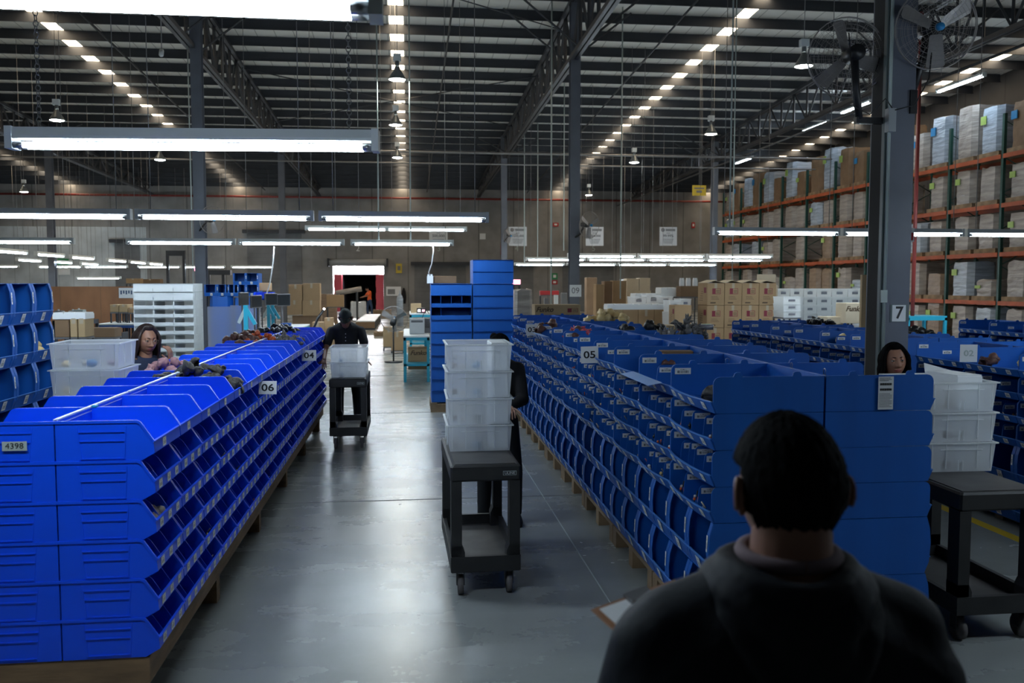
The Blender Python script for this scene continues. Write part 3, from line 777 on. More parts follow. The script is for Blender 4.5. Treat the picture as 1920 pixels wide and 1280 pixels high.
# backing frames that stand where hidden bins would be
def backing(name, lab, x0, x1, y0, y1, z0, z1):
    t = thing(name, lab, 'frame', ((x0 + x1) / 2, y0, z0))
    w_ = (x1 - x0) / 2; L = y1 - y0; H = z1 - z0
    for y in (0.0, L / 2, L - .04):
        for x in (-w_, w_ - .04): MB().box(x, x + .04, y, y + .04, 0, H - .04, 'wood').build('post', t)
    for x in (-w_, w_ - .04): MB().box(x, x + .04, 0, L, H - .04, H, 'wood').build('rail', t)
    MB().box(-w_ + .04, w_ - .04, 0, L, H - .02, H, 'wood').build('shelf', t)
backing('support_frame', 'timber frame carrying the top bins on the hidden side of the middle rack', SX1 + .06, SX1 + .58, RY0 + WB + .03, RY0 + 12 * WB, .145, .145 + 2 * TBH + 3 * WH)
backing('support_frame', 'timber frame carrying the rear top bins next to column seven', 5.49, 6.0, 5.05, 12.6, 0, .05 + 2 * TBH + 3 * WH)
backing('support_frame', 'timber frame under the far rack of board bins', 8.42, 8.98, 12.55 - 3 * WB, 12.55, 0, .05 + 2 * TBH)
backing('support_frame', 'timber frame under the top bins on the woman\'s side of the plastic rack', -1.86, -1.56, PY0 + 2.55 * PBW, PY0 + 16.4 * PBW, PZ0 + PH, PZ0 + 5 * PH)

# pallets
def pallet(label, loc, L=1.2, W=1.0, H=.14, rz=0., grp='wooden pallets', m='pallet_wood'):
    t = thing('pallet', label, 'pallet', loc, rz, grp)
    q = MB()
    for i in range(6): q.box(-L / 2 + i * (L - .1) / 5, -L / 2 + i * (L - .1) / 5 + .1, -W / 2, W / 2, H - .02, H, m)
    q.build('top_board', t)
    q = MB()
    for y in (-W / 2, -.05, W / 2 - .1): q.box(-L / 2, L / 2, y, y + .1, .02, H - .02, m)
    q.build('block', t)
    q = MB()
    for y in (-W / 2, -.05, W / 2 - .1): q.box(-L / 2, L / 2, y, y + .1, 0, .02, m)
    q.build('bottom_board', t)
    return t
for i in range(8):
    pallet('low wooden pallet under the middle bin rack, %s from its near end' % ORD[i], (SX1, RY0 + .54 + i * 1.08, 0), 1.16, 1.06, .143)
for i in range(7):
    pallet('thin wooden pallet under the right bin racks, %s from the near end' % ORD[i], (5.2, 5.6 + i * 1.08, 0), .6, 1.06, .05)
# second tall bin rack at the far left edge
LX = -3.42
for i in range(6):
    for k in range(6):
        y = 7.40 - .36 * (i + .5)
        use(TB, (LX, y, .15 + TBH * k), 0., 'tall blue bin, %s shelf up, %s from far end, behind the clear totes' % (ORD[k], ORD[i]), 'tall bins on the rack behind the totes')
pallet('wooden pallet under the tall bin rack behind the clear totes, far one', (LX + .28, 6.85, 0), .6, 1.05, .148)
pallet('wooden pallet under the tall bin rack behind the clear totes, near one', (LX + .28, 5.78, 0), .6, 1.05, .148)

# tower of board bins on a pallet
def tower():
    fy = 13.35
    for c, (x0, x1, n) in enumerate(((.345, .965, 10), (.985, 1.605, 12))):
        for k in range(n):
            z = .145 + .1815 * k
            openf = c == 0 and k in (7, 8)
            t = thing('board_carton', 'closed blue board carton, %s up in the %s column of the tower' % (ORD[k], ('shorter', 'taller')[c]) if not openf else 'open fronted blue board bin, %s up in the shorter tower column' % ORD[k], 'carton', ((x0 + x1) / 2, fy, z), 0, 'blue cartons in the tower')
            W = (x1 - x0) / 2; H = .179; b = MB()
            if not openf:
                b.box(-W, W, 0, .6, 0, H, 'blue_board')
                b.build('carton_shell', t)
                q = MB().prism([(-.006, H - .012), (-.016, H - .003), (-.012, H - .0005), (.001, H - .001), (.001, H - .012)], 'x', -W, W, 'blue_board'); q.build('front_flap', t)
            else:
                b.box(-W, W, .0, .6, 0, .004, 'blue_board').box(-W, -W + .005, 0, .6, 0, H, 'blue_board').box(W - .005, W, 0, .6, 0, H, 'blue_board').box(-W, W, .595, .6, 0, H, 'blue_board').box(-W, W, 0, .004, 0, .06, 'blue_board').box(-W, W, .03, .6, H - .004, H, 'blue_board')
                b.build('carton_shell', t)
                for j in ((-.16, 0, .16) if k == 8 else (-.16,)): MB().box(j - .002, j + .002, .01, .59, .004, H - .01, 'blue_board').build('divider', t)
                MB().box(-W + .01, W - .01, -.012, -.001, .0, .055, 'blue_board').build('front_flap', t)
    pallet('wooden pallet under the blue board tower', (.98, fy + .33, 0), 1.3, .8, .143)
tower()

# ------------------------------------------------------------------ shelf number signs
def sign(s, label, loc, rz=0., w_=.13, h=.10, size=.075, tilt=0., ink='ink'):
    t = thing('number_sign', label, 'sign', loc, rz, 'white number signs on the racks')
    if tilt: t.rotation_euler = (0, tilt, rz)
    MB().box(-w_ / 2, w_ / 2, -.0012, .0012, -h / 2, h / 2, 'paper').build('card', t)
    text(s, 'number_print', size, ink, t, (0, -.002, -.002), FACE_CAM, bold=.0015, sx=1.25) if s else None
sign('06', 'white card sign reading zero six on the plastic bin rack', (-1.055, 6.72, 1.183), R(8), tilt=R(2))
sign('04', 'white card sign reading zero four on the far half of the plastic bin rack', (-1.05, 9.45, 1.20), R(8), .15, .115, .085)
sign('05', 'white card sign reading zero five on the middle rack of board bins', (1.44, 6.86, 1.395), R(-6), .14, .135, .08, tilt=R(-2))
sign('03', 'white card sign reading zero three on the middle rack of board bins', (1.44, 10.15, 1.42), R(-6), .14, .13, .08)
t = at(1386, 661, 12.6); sign('', 'blank white card standing up behind the far end of the middle rack', (t.x, t.y, t.z), 0, .15, .09)
t = at(1827, 662, 6.95); sign_faint = sign('02', 'pale white card sign reading zero two faintly on the near rack by column seven', (4.76, t.y, t.z), R(-6), .15, .15, .07, ink='conduit')
# paper notice on the near end of the middle rack
t = thing('paper_notice', 'white printed notice with two barcodes taped on the middle rack end', 'notice', (2.435, RY0 - .008, 1.405))
b = MB().box(-.041, .041, -.0008, .0008, -.085, .085, 'paper')
b.build('sheet', t)
b = MB()
for (z, h, wd) in [(.076, .003, .06), (.069, .003, .066), (.062, .003, .05)] + [(-.005 - .0075 * i, .0025, .07 - .012 * ((i * 3) % 4 == 0)) for i in range(10)]:
    b.box(-.036, -.036 + wd, -.0016, -.0008, z, z + h, 'grey_ink')
for z in (.040, .012):
    for i in range(15): b.box(-.032 + i * .0043, -.032 + i * .0043 + (.0025 if i % 3 else .0035), -.0016, -.0008, z, z + .012, 'ink')
b.build('print', t)

# ------------------------------------------------------------------ utility carts and totes
def cart(name, label, loc, rz=0., W=.44, L=1.03, brand=True, m='cart_black', topm='cart_top', grp='two-shelf utility carts'):
    t = thing(name, label, 'cart', loc, rz, grp); w_ = W / 2
    b = MB().bevbox(-w_, w_, 0, L, .735, .838, m, .012); b.box(-w_ + .03, w_ - .03, .03, L - .03, .836, .842, topm); b.build('top_shelf', t)
    b = MB().box(-w_ + .005, w_ - .005, 0.005, L - .005, .16, .185, m)
    b.box(-w_, w_, 0, .03, .165, .262, m).box(-w_, w_, L - .03, L, .165, .262, m).box(-w_, -w_ + .03, .03, L - .03, .165, .262, m).box(w_ - .03, w_, .03, L - .03, .165, .262, m)
    b.box(-w_ + .03, w_ - .03, .03, L - .03, .185, .192, topm); b.build('bottom_shelf', t)
    for x0, x1 in ((-w_ + .004, -w_ + .07), (w_ - .07, w_ - .004)):
        for y0 in (.006, L - .105):
            b = MB().box(x0, x1, y0, y0 + .1, .26, .736, m); s = .018 if x0 < 0 else -.018
            b.prism([(x0 if s > 0 else x0 + s, .19), (x1 if s < 0 else x1 + s, .19), (x1 if s < 0 else x1 + s, .29), (x1, .33), (x0, .33), (x0 if s > 0 else x0 + s, .29)], 'y', y0, y0 + .104, m)
            b.build('leg', t)
    for x in (-w_ + .065, w_ - .065):
        for y in (.09, L - .1):
            c = MB().box(-.028, .028, -.03, .03, .145, .165, 'steel_dark').box(-.026, -.02, -.025, .025, .06, .15, 'steel_dark').box(.02, .026, -.025, .025, .06, .15, 'steel_dark').build('caster', t, (x, y, 0))
            MB().cyl((-.016, -.01, .063), (.016, -.01, .063), .063, 'rubber', 20).cyl((-.018, -.01, .063), (.018, -.01, .063), .03, 'cart_grey', 12).build('wheel', c)
    if brand:
        b = MB().box(-.042, .042, -.0015, .0, -.0135, .0135, 'conduit').box(-.039, .039, -.0025, -.0015, -.0105, .0105, 'ink').build('brand_plate', t, (w_ - .07, 0.0, .785))
        text('ULINE', 'brand_print', .021, 'table_white', b, (0, -.003, 0), FACE_CAM, sx=1.15)
    return t
cart('utility_cart', 'black two-shelf utility cart with four clear totes in the aisle', (.472, 5.36, 0), R(1))
cart('utility_cart', 'black two-shelf utility cart pushed by the man in a cap', (-.715, 10.42, 0), 0)
cart('utility_cart', 'black utility cart beside the near end of the middle rack', (3.2, 4.33, 0), 0, .50, brand=False)
cart('utility_cart', 'black utility cart under the clear totes behind the plastic rack', (-2.17, 6.1, 0), 0, .44, brand=False)
cart('platform_cart', 'grey cart with looped handles before the wrapped blue bins', (-5.25, 20.3, 0), 0, .62, .8, False, 'cart_grey', 'cart_grey')
def tote_proto(name, m, W, L, H=.178):
    t = thing(name, 'x', 'tote'); b = MB(); w0, w1 = W / 2 - .02, W / 2 - .006; l0, l1 = .02, L - .02; th = .003
    def shell(ins):
        return [(-w0 + ins, l0 + ins), (w0 - ins, l0 + ins), (w0 - ins, l1 - ins), (-w0 + ins, l1 - ins)], [(-w1 + ins, .006 + ins), (w1 - ins, .006 + ins), (w1 - ins, L - .006 - ins), (-w1 + ins, L - .006 - ins)]
    for ins in (0,):
        lo, hi = shell(ins); v = [(*p, 0) for p in lo] + [(*p, H) for p in hi]
        b.add(v, [(3, 2, 1, 0), (0, 1, 5, 4), (1, 2, 6, 5), (2, 3, 7, 6), (3, 0, 4, 7)], m)
    b.build('tote_shell', t)
    r = MB(); e = .012
    for (x0, x1, y0, y1) in ((-w1 - e, w1 + e, -.006, .008), (-w1 - e, w1 + e, L - .008, L + .006), (-w1 - e, -w1 + .002, .008, L - .008), (w1 - .002, w1 + e, .008, L - .008)):
        r.box(x0, x1, y0, y1, H - .008, H, 'tote_milky')
    r.build('rim', t)
    q = MB()
    for x in (-W * .22, W * .22, W * .42, -W * .42): q.box(x - .002, x + .002, .004, .010, .02, H - .012, 'tote_milky')
    for x in (-W * .04, W * .02): q.box(x - .0015, x + .0015, .006, .010, .01, .07, 'tote_milky')
    for y in (L * .3, L * .7):
        for s in (-1, 1): q.box(s * w1 - .003, s * w1 + .003, y - .002, y + .002, .02, H - .012, 'tote_milky')
    q.box(-W * .3, W * .3, .003, .008, H - .045, H - .041, 'tote_milky')
    q.build('rib', t)
    return t
T1 = tote_proto('clear_tote', 'tote_clear', .44, .54); T2 = tote_proto('clear_tote', 'tote_clear', .46, .44)
for q in (T1, T2): KIDS[q] = list(q.children)
def blobset(parent_label, loc, items, cat='toy parts'):
    b = MB()
    for i, (x, y, z, r, m) in enumerate(items): b.ball((x, y, z), r, m, r * .9, r * .8, 8, 6, noise=.15, seed=i)
    return tag(b.build('figure_parts', loc=loc), parent_label, cat, 'parts inside the totes', 'stuff')
for k in range(4):
    z = .843 + .180 * k
    use(T1, (.472, 5.78, z), R(rnd.uniform(-1.5, 1.5)), 'translucent tote on the cart in the aisle, %s of four from the bottom' % ORD[k], 'clear totes')
    bx = thing('foam_block', 'white foam box inside the %s aisle tote from the bottom' % ORD[k], 'box', (.605, 5.822, z + .004), R(rnd.uniform(-1, 1)), 'white boxes in the aisle totes')
    MB().bevbox(-.055, .055, 0, .30, 0, .150 + (.03 if k == 3 else 0), 'foam', .004).build('box_body', bx); MB().box(-.05, .05, .0, .30, .150 + (.03 if k == 3 else 0), .152 + (.03 if k == 3 else 0), 'paper').build('lid', bx)
    blobset('blue and dark figure parts lying in the %s aisle tote' % ORD[k], (.45, 5.84, z + .004), [(.0, 0.02, .03, .03, 'hub_blue' if k != 1 else 'toy_grey'), (-.09, .03, .02, .02, 'toy_bone'), (.03, .1, .02, .02, 'toy_grey'), (-.14, .1, .02, .025, 'toy_brown' if False else 'hair_part_brown')])
for k in range(2):
    z = .843 + .180 * k
    use(T1, (-.715, 10.55, z), 0, 'translucent tote on the cap man\'s cart, %s one' % ('lower', 'upper')[k], 'clear totes')
    blobset('two dark figure parts in the %s tote of the cap man' % ('lower', 'upper')[k], (-.74, 10.6, z + .004), [(-.06, 0, .03, .028, 'hub_blue'), (.05, 0.0, .03, .026, 'toy_grey'), (.1, .1, .02, .02, 'toy_bone')])
for k in range(4):
    z = .843 + .180 * k
    use(T2, (-2.175 + (.0, .01, -.01, -.005)[k], 6.2, z), R(rnd.uniform(-2, 2)), 'translucent wide tote behind the plastic rack, %s from the bottom' % ORD[k], 'clear totes')
    blobset('pale and blue figure parts in the %s wide tote' % ORD[k], (-2.2, 6.26, z + .004), [(-.12, 0, .03, .03, 'toy_cream'), (.05, .0, .035, .038, 'hub_blue'), (.16, .05, .03, .03, 'hair_part_mauve'), (-.02, .06, .03, .025, 'toy_bone')])
for k in range(3):
    z = .843 + .180 * k
    use(T1, (3.27, 4.80, z), R(rnd.uniform(-1.5, 1.5)), 'translucent tote on the cart by the middle rack end, %s from the bottom' % ORD[k], 'clear totes')
    blobset('brown and grey figure parts in the %s tote by the rack end' % ORD[k], (3.22, 4.88, z + .004), [(.0, 0, .03, .032, 'hair_part_brown'), (.12, .02, .02, .022, 'toy_grey'), (-.1, .02, .02, .025, 'toy_bone')])
t = thing('foam_block', 'white foam box standing up out of the top tote by the rack end', 'box', (3.36, 4.88, 1.21), R(4))
MB().bevbox(-.09, .085, 0, .30, 0, .20, 'foam', .005).build('box_body', t)
MB().box(-.085, .08, .005, .295, .20, .206, 'foam').build('lid', t)
t = thing('paper_sheet', 'white sheet of paper held up before the smiling woman', 'paper', (3.37, 5.18, 1.40), 0)
MB().add([(-.1, 0, -.1), (.12, 0, -.1), (.12, .02, .0), (-.1, .04, .06), (-.1, .001, -.1), (.12, .001, -.1), (.12, .021, .0), (-.1, .041, .06)], [(0, 1, 2, 3), (7, 6, 5, 4), (0, 4, 5, 1), (1, 5, 6, 2), (2, 6, 7, 3), (3, 7, 4, 0)], 'paper').build('sheet', t)

# ------------------------------------------------------------------ figure parts heaped in the bins
def shell_piece(seed, m, flat=.8):
    """a hollow moulded hair piece: open bumpy half shell with a thick rim"""
    rr = random.Random(seed); n, k = 16, 7; v = []; f = []; b = MB()
    ph0 = [rr.uniform(0, 6.28) for _ in range(6)]
    def rad(th, ph): return 1 + .10 * math.sin(5 * th + ph0[0]) * math.sin(ph) + .07 * math.sin(9 * th + ph0[1] + 3 * ph) + .06 * math.sin(3 * th + ph0[2])
    for s in (1.0, .82):
        for i in range(k + 1):
            ph = (.02 + .60 * i / k) * PI
            for j in range(n):
                th = 2 * PI * j / n; r = rad(th, ph) * s * (1 + .12 * (i / k) * math.sin(3 * th + ph0[3]))
                v.append((r * math.sin(ph) * math.cos(th), r * math.sin(ph) * math.sin(th) * .85, r * math.cos(ph) * flat))
    N = (k + 1) * n
    for i in range(k):
        for j in range(n):
            q = (j + 1) % n; f.append((i * n + j, (i + 1) * n + j, (i + 1) * n + q, i * n + q)); f.append((N + i * n + j, N + i * n + q, N + (i + 1) * n + q, N + (i + 1) * n + j))
    for j in range(n):
        q = (j + 1) % n; f.append((k * n + j, N + k * n + j, N + k * n + q, k * n + q))
    f += [tuple(reversed(range(n))), tuple(range(N, N + n))]
    b.add(v, f, m, True); return b.mesh('hair_piece')
def spiky_piece(seed, m):
    rr = random.Random(seed); b = MB(); b.ball((0, 0, 0), .6, m, noise=.2, seed=seed, n=9, k=6)
    for i in range(6):
        d = Vector((rr.uniform(-1, 1), rr.uniform(-1, 1), rr.uniform(-.4, 1))).normalized()
        b.tube([d * .3, d * .8, d * 1.15 + Vector((0, 0, .15))], [.28, .2, .05], m, 6)
    return b.mesh('figure_piece')
def chunk_piece(seed, m):
    b = MB(); rr = random.Random(seed); b.ball((0, 0, 0), .8, m, noise=.22, seed=seed, n=10, k=7); b.ball((.5, .2, .3), .5, m, noise=.15, seed=seed + 1, n=8, k=6)
    return b.mesh('figure_piece')
def heap(cx, cy, z, sx, sy, sz, n, meshes, r, label, group, seed=0, name='figure_part'):
    rr = random.Random(seed)
    for i in range(n):
        a = rr.uniform(0, 6.28); q = math.sqrt(rr.random()); x = cx + sx * q * math.cos(a); y = cy + sy * q * math.sin(a)
        zz = z + sz * (1 - q * q) * rr.uniform(.35, 1)
        o = put(name, rr.choice(meshes), None, (x, y, zz), (rr.uniform(-1.6, 1.6), rr.uniform(-1.6, 1.6), rr.uniform(0, 6.28)))
        s = r * rr.uniform(.85, 1.2); o.scale = (s, s, s); tag(o, label, 'toy part', group)
PZT = PZ0 + 6 * PH
darks = [shell_piece(i, 'hair_part_dark') for i in range(4)]; mauves = [shell_piece(10 + i, 'hair_part_mauve', .9) for i in range(3)]
browns = [shell_piece(20 + i, 'hair_part_brown') for i in range(3)]; oranges = [chunk_piece(30 + i, 'toy_orange') for i in range(2)]
greys = [spiky_piece(40 + i, 'toy_grey') for i in range(4)]; creams = [chunk_piece(50 + i, 'toy_cream') for i in range(3)]
ebony = [shell_piece(60 + i, 'black_plastic') for i in range(3)]; bones = [chunk_piece(70 + i, 'toy_bone') for i in range(3)]; silvers = [spiky_piece(80 + i, 'toy_silver') for i in range(3)]
maroons = [spiky_piece(90 + i, 'container_red') for i in range(2)] + [shell_piece(93, 'hair_part_brown')]
heap(-1.42, 6.02, PZT - .05, .24, .20, .12, 30, darks, .040, 'glossy dark hair piece heaped over the plastic bins behind sign zero six', 'glossy dark hair pieces', 1)
heap(-1.155, 5.92, PZT - .10, .04, .13, .06, 9, darks, .040, 'glossy dark hair piece heaped over the plastic bins behind sign zero six', 'glossy dark hair pieces', 2)
heap(-1.70, 6.50, PZT - .05, .19, .26, .09, 24, mauves, .036, 'mauve hair piece heaped behind the glossy dark ones', 'mauve hair pieces', 3)
heap(-1.75, 9.6, PZT - .04, .20, .45, .14, 30, browns, .05, 'brown hair piece in the heap near the far end of the plastic rack', 'brown hair pieces', 4)
heap(-1.55, 9.4, PZT - .02, .15, .25, .10, 14, oranges, .035, 'orange toy part among the brown hair pieces', 'orange toy parts', 5)
heap(-1.32, 9.7, PZT - .06, .18, .5, .11, 40, greys, .04, 'small spiky grey toy part in the heap before the orange ones', 'spiky grey toy parts', 6)
heap(-1.6, 11.0, PZT - .03, .28, .35, .10, 24, ebony, .05, 'black hair piece at the far end of the plastic rack', 'black hair pieces', 7)
RT = .145 + 2 * TBH + 4 * WH
heap(2.55, 11.0, RT - .03, .30, .35, .14, 26, creams, .06, 'cream coloured toy part heaped on the middle rack near the long carton', 'cream toy parts', 8)
heap(2.55, 7.95, RT - .05, .26, .22, .17, 30, greys, .05, 'spiky grey toy part heaped on the middle rack beside the tape roll', 'grey toy parts on the middle rack', 9)
heap(1.72, 8.6, RT - .08, .15, .25, .12, 18, maroons, .045, 'dark red toy part in the middle rack beyond sign zero five', 'dark red toy parts', 10)
heap(1.62, 9.9, RT - .08, .14, .25, .10, 9, browns, .05, 'brown hair piece in the middle rack beside sign zero three', 'brown pieces by number 03', 11)
heap(2.5, 9.1, RT - .05, .25, .2, .08, 7, ebony, .06, 'black hair piece on the middle rack before the cartons', 'black pieces on the middle rack', 12)
heap(1.72, 5.75, RT - .14, .12, .16, .10, 12, ebony + browns, .05, 'dark toy part in the top bin in front of sign zero five', 'dark toy parts in the top bin', 13)
heap(1.66, 4.52, RT - .15, .05, .10, .02, 3, darks, .055, 'dark curled toy part in the nearest top bin', 'dark toy parts in the nearest bin', 14)
R2T = .05 + 2 * TBH + 4 * WH
heap(4.98, 6.95, R2T - .13, .05, .14, .05, 5, browns, .05, 'brown toy part in the top bin beside column seven', 'brown toy parts', 15)
heap(5.0, 6.5, R2T - .12, .06, .12, .08, 6, creams, .055, 'cream toy part in the top bin of the near right rack', 'cream toy parts right', 16)
heap(5.0, 5.55, R2T - .13, .06, .16, .14, 14, ebony, .045, 'shiny black toy part in the top bin at the edge of the picture', 'black toy parts right', 17)
heap(5.02, 9.7, R2T - .12, .05, .06, .05, 4, creams, .06, 'cream toy part in the top bin beyond column seven', 'cream toy parts beyond the column', 18)
heap(5.75, 9.5, R2T - .03, .22, .35, .09, 22, ebony, .05, 'black toy part heaped on the rack beyond column seven', 'black toy parts beyond the column', 19)
heap(5.75, 11.8, R2T - .03, .22, .3, .09, 18, ebony, .05, 'black toy part heaped near the far end of the right rack', 'black toy parts far end', 20)
heap(9.2, 11.0, R2T - .04, .25, .3, .07, 12, maroons, .05, 'dark red toy part heaped on the far rack', 'red toy parts far rack', 21)
heap(9.2, 10.3, R2T - .04, .25, .2, .07, 12, greys, .05, 'grey toy part heaped on the far rack', 'grey toy parts far rack', 22)
heap(LX + .48, 7.22, .15 + TBH * 4 + .05, .07, .13, .10, 12, creams, .05, 'cream toy part in the tall bin behind the clear totes', 'cream toy parts in the tall bin', 23)
# small mixed parts at the mouths of the lower bins
def litter(seed, m):
    rr = random.Random(seed); b = MB()
    for i in range(16):
        c = (rr.uniform(-.05, .03), rr.uniform(-.07, .07), rr.uniform(0, .035)); q = rr.choice(m)
        if i % 3: b.ball(c, rr.uniform(.007, .013), q, n=6, k=4)
        else: b.tube([c, (c[0] + rr.uniform(-.03, .03), c[1] + rr.uniform(-.03, .03), c[2] + .03)], .004, q, 5)
    return b.mesh('mixed_parts')
LIT = [litter(1, ['toy_bone', 'toy_white', 'toy_pink']), litter(2, ['toy_grey', 'toy_cream', 'sign_green']), litter(3, ['toy_white', 'toy_orange', 'black_plastic']), litter(4, ['hair_part_brown', 'toy_bone', 'toy_silver'])]
rr = random.Random(5)
for i in range(14):
    for k in range(5):
        if rr.random() < .55: tag(put('mixed_parts', rr.choice(LIT), None, (-1.498 + .345, PY0 + PBW * i + rr.choice((-.14, 0, .14)), PZ0 + PH * k + .012)), 'loose small figure parts lying in a plastic bin', 'toy parts', 'loose parts in the plastic bins', 'stuff')
for i in range(12):
    for k in range(3):
        for h in (-.25, -.02, .22):
            if rr.random() < .6: tag(put('mixed_parts', rr.choice(LIT), None, (SX1 - .53, RY0 + WB * (i + .5) + h, .145 + 2 * TBH + WH * k + .012), (0, 0, PI)), 'loose small figure parts lying in a board bin', 'toy parts', 'loose parts in the board bins', 'stuff')
for i in range(9):
    for k in range(3):
        for h in (-.25, .15):
            y = 5.012 + WB * (i + .5) + (0.56 if i > 3 else 0)
            if rr.random() < .6: tag(put('mixed_parts', rr.choice(LIT), None, (5.43 - .53, y + h, .05 + 2 * TBH + WH * k + .012), (0, 0, PI)), 'loose small figure parts in a bin by column seven', 'toy parts', 'loose parts in the right bins', 'stuff')
heap(-1.16, 4.12, PZ0 + PH * 3 + .03, .03, .14, .05, 7, bones, .045, 'pale figure part at the mouth of the nearest plastic bins', 'pale figure parts nearest', 30)

# ------------------------------------------------------------------ cartons
def carton(label, loc, sx, sy, sz, rz=0., m='cardboard', grp=None, brand=None, redlab=False, flaps=False, tape=True, side=False):
    t = thing('carton', label, 'box', loc, rz, grp); b = MB(); b.bevbox(-sx / 2, sx / 2, 0, sy, 0, sz, m, .006); b.build('carton_body', t)
    if tape: MB().box(-.03, .03, -.001, .002, sz * .72, sz, 'tape').box(-.03, .03, -.001, sy, sz, sz + .0012, 'tape').build('tape', t)
    if brand:
        text('Funko', 'brand_print', brand[0], 'carton_print', t, (brand[1], -.0015, brand[2]), FACE_CAM, shear=.35, bold=brand[0] * .03)
    if redlab:
        x0 = redlab if isinstance(redlab, float) else .0
        q = MB(); q.box(x0 - .02, x0 + .055, -.0012, 0, sz * .50, sz * .76, 'carton_red').box(x0 + .055, x0 + .17, -.0012, 0, sz * .50, sz * .52, 'carton_red').box(x0 + .055, x0 + .17, -.0012, 0, sz * .74, sz * .76, 'carton_red').box(x0 + .16, x0 + .17, -.0012, 0, sz * .5, sz * .76, 'carton_red')
        for i in range(3): q.box(x0 + .07, x0 + .15, -.0012, 0, sz * (.56 + .05 * i), sz * (.58 + .05 * i), 'carton_print')
        for i in range(3): q.box(x0 - .04, x0 + .14 - .02 * i, -.0012, 0, sz * (.26 + .06 * i), sz * (.275 + .06 * i), 'carton_print')
        q.box(x0 - .06, x0 + .06, -.0012, 0, sz * .08, sz * .14, 'carton_print')
        q.build('shipping_label', t)
    if side:
        q = MB().box(-sx / 2 - .0012, -sx / 2, sy * .1, sy * .35, sz * .55, sz * .8, 'carton_red')
        for i in range(5): q.box(-sx / 2 - .0012, -sx / 2, sy * .45, sy * (.85 - .06 * i), sz * (.2 + .1 * i), sz * (.22 + .1 * i), 'carton_print')
        q.build('side_print', t)
    if flaps:
        a = sx * .52; h = sx * .16
        MB().prism([(-sx / 2, sz), (0.01, sz + h), (0, sz + h + .006), (-sx / 2, sz + .006)], 'y', -.02, sy, 'cardboard_pale').prism([(sx / 2, sz), (-.01, sz + h - .02), (0, sz + h - .014), (sx / 2, sz + .006)], 'y', -.02, sy, 'cardboard_pale').build('flap', t)
    return t
# four by three wall of printed cartons behind the middle rack
CX = at(1297, 600, 18.5).x; cw = .395
for r in range(4):
    for c in range(4):
        z = at(1300, 530, 18.5).z - .49 * (r + 1)
        if z < -.05: continue
        carton('printed carton with red label, %s row from the top, %s column of the carton wall' % (ORD[r], ORD[c]), (at(1325, 600, 18.5).x + cw * (c + .5), 18.5, z + .0), cw - .008, .62, .485, 0, 'cardboard', 'cartons in the tan wall', None, -.06, r == 0, True, c == 0)
zb = at(1300, 530, 18.5).z - .49 * 4
b = thing('low_pallet', 'low pallet with cartons under the tan carton wall', 'pallet', (at(1325, 600, 18.5).x + 2 * cw, 18.5, 0))
MB().box(-2 * cw, 2 * cw, 0, .62, 0, max(.05, zb), 'pallet_wood').build('deck', b)
t = at(1421, 514, 19.2); carton('open carton with its flap raised behind the carton wall', (t.x + .25, 19.3, .05), .55, .5, t.z - .3, 0, 'cardboard_pale', None)
MB().box(t.x, t.x + .45, 19.25, 19.26, t.z - .35, t.z, 'cardboard_pale').build('carton_sheet')
bpy.data.objects['carton_sheet'].parent = None; tag(bpy.data.objects['carton_sheet'], 'loose cream cardboard sheet standing above the carton wall', 'sheet')
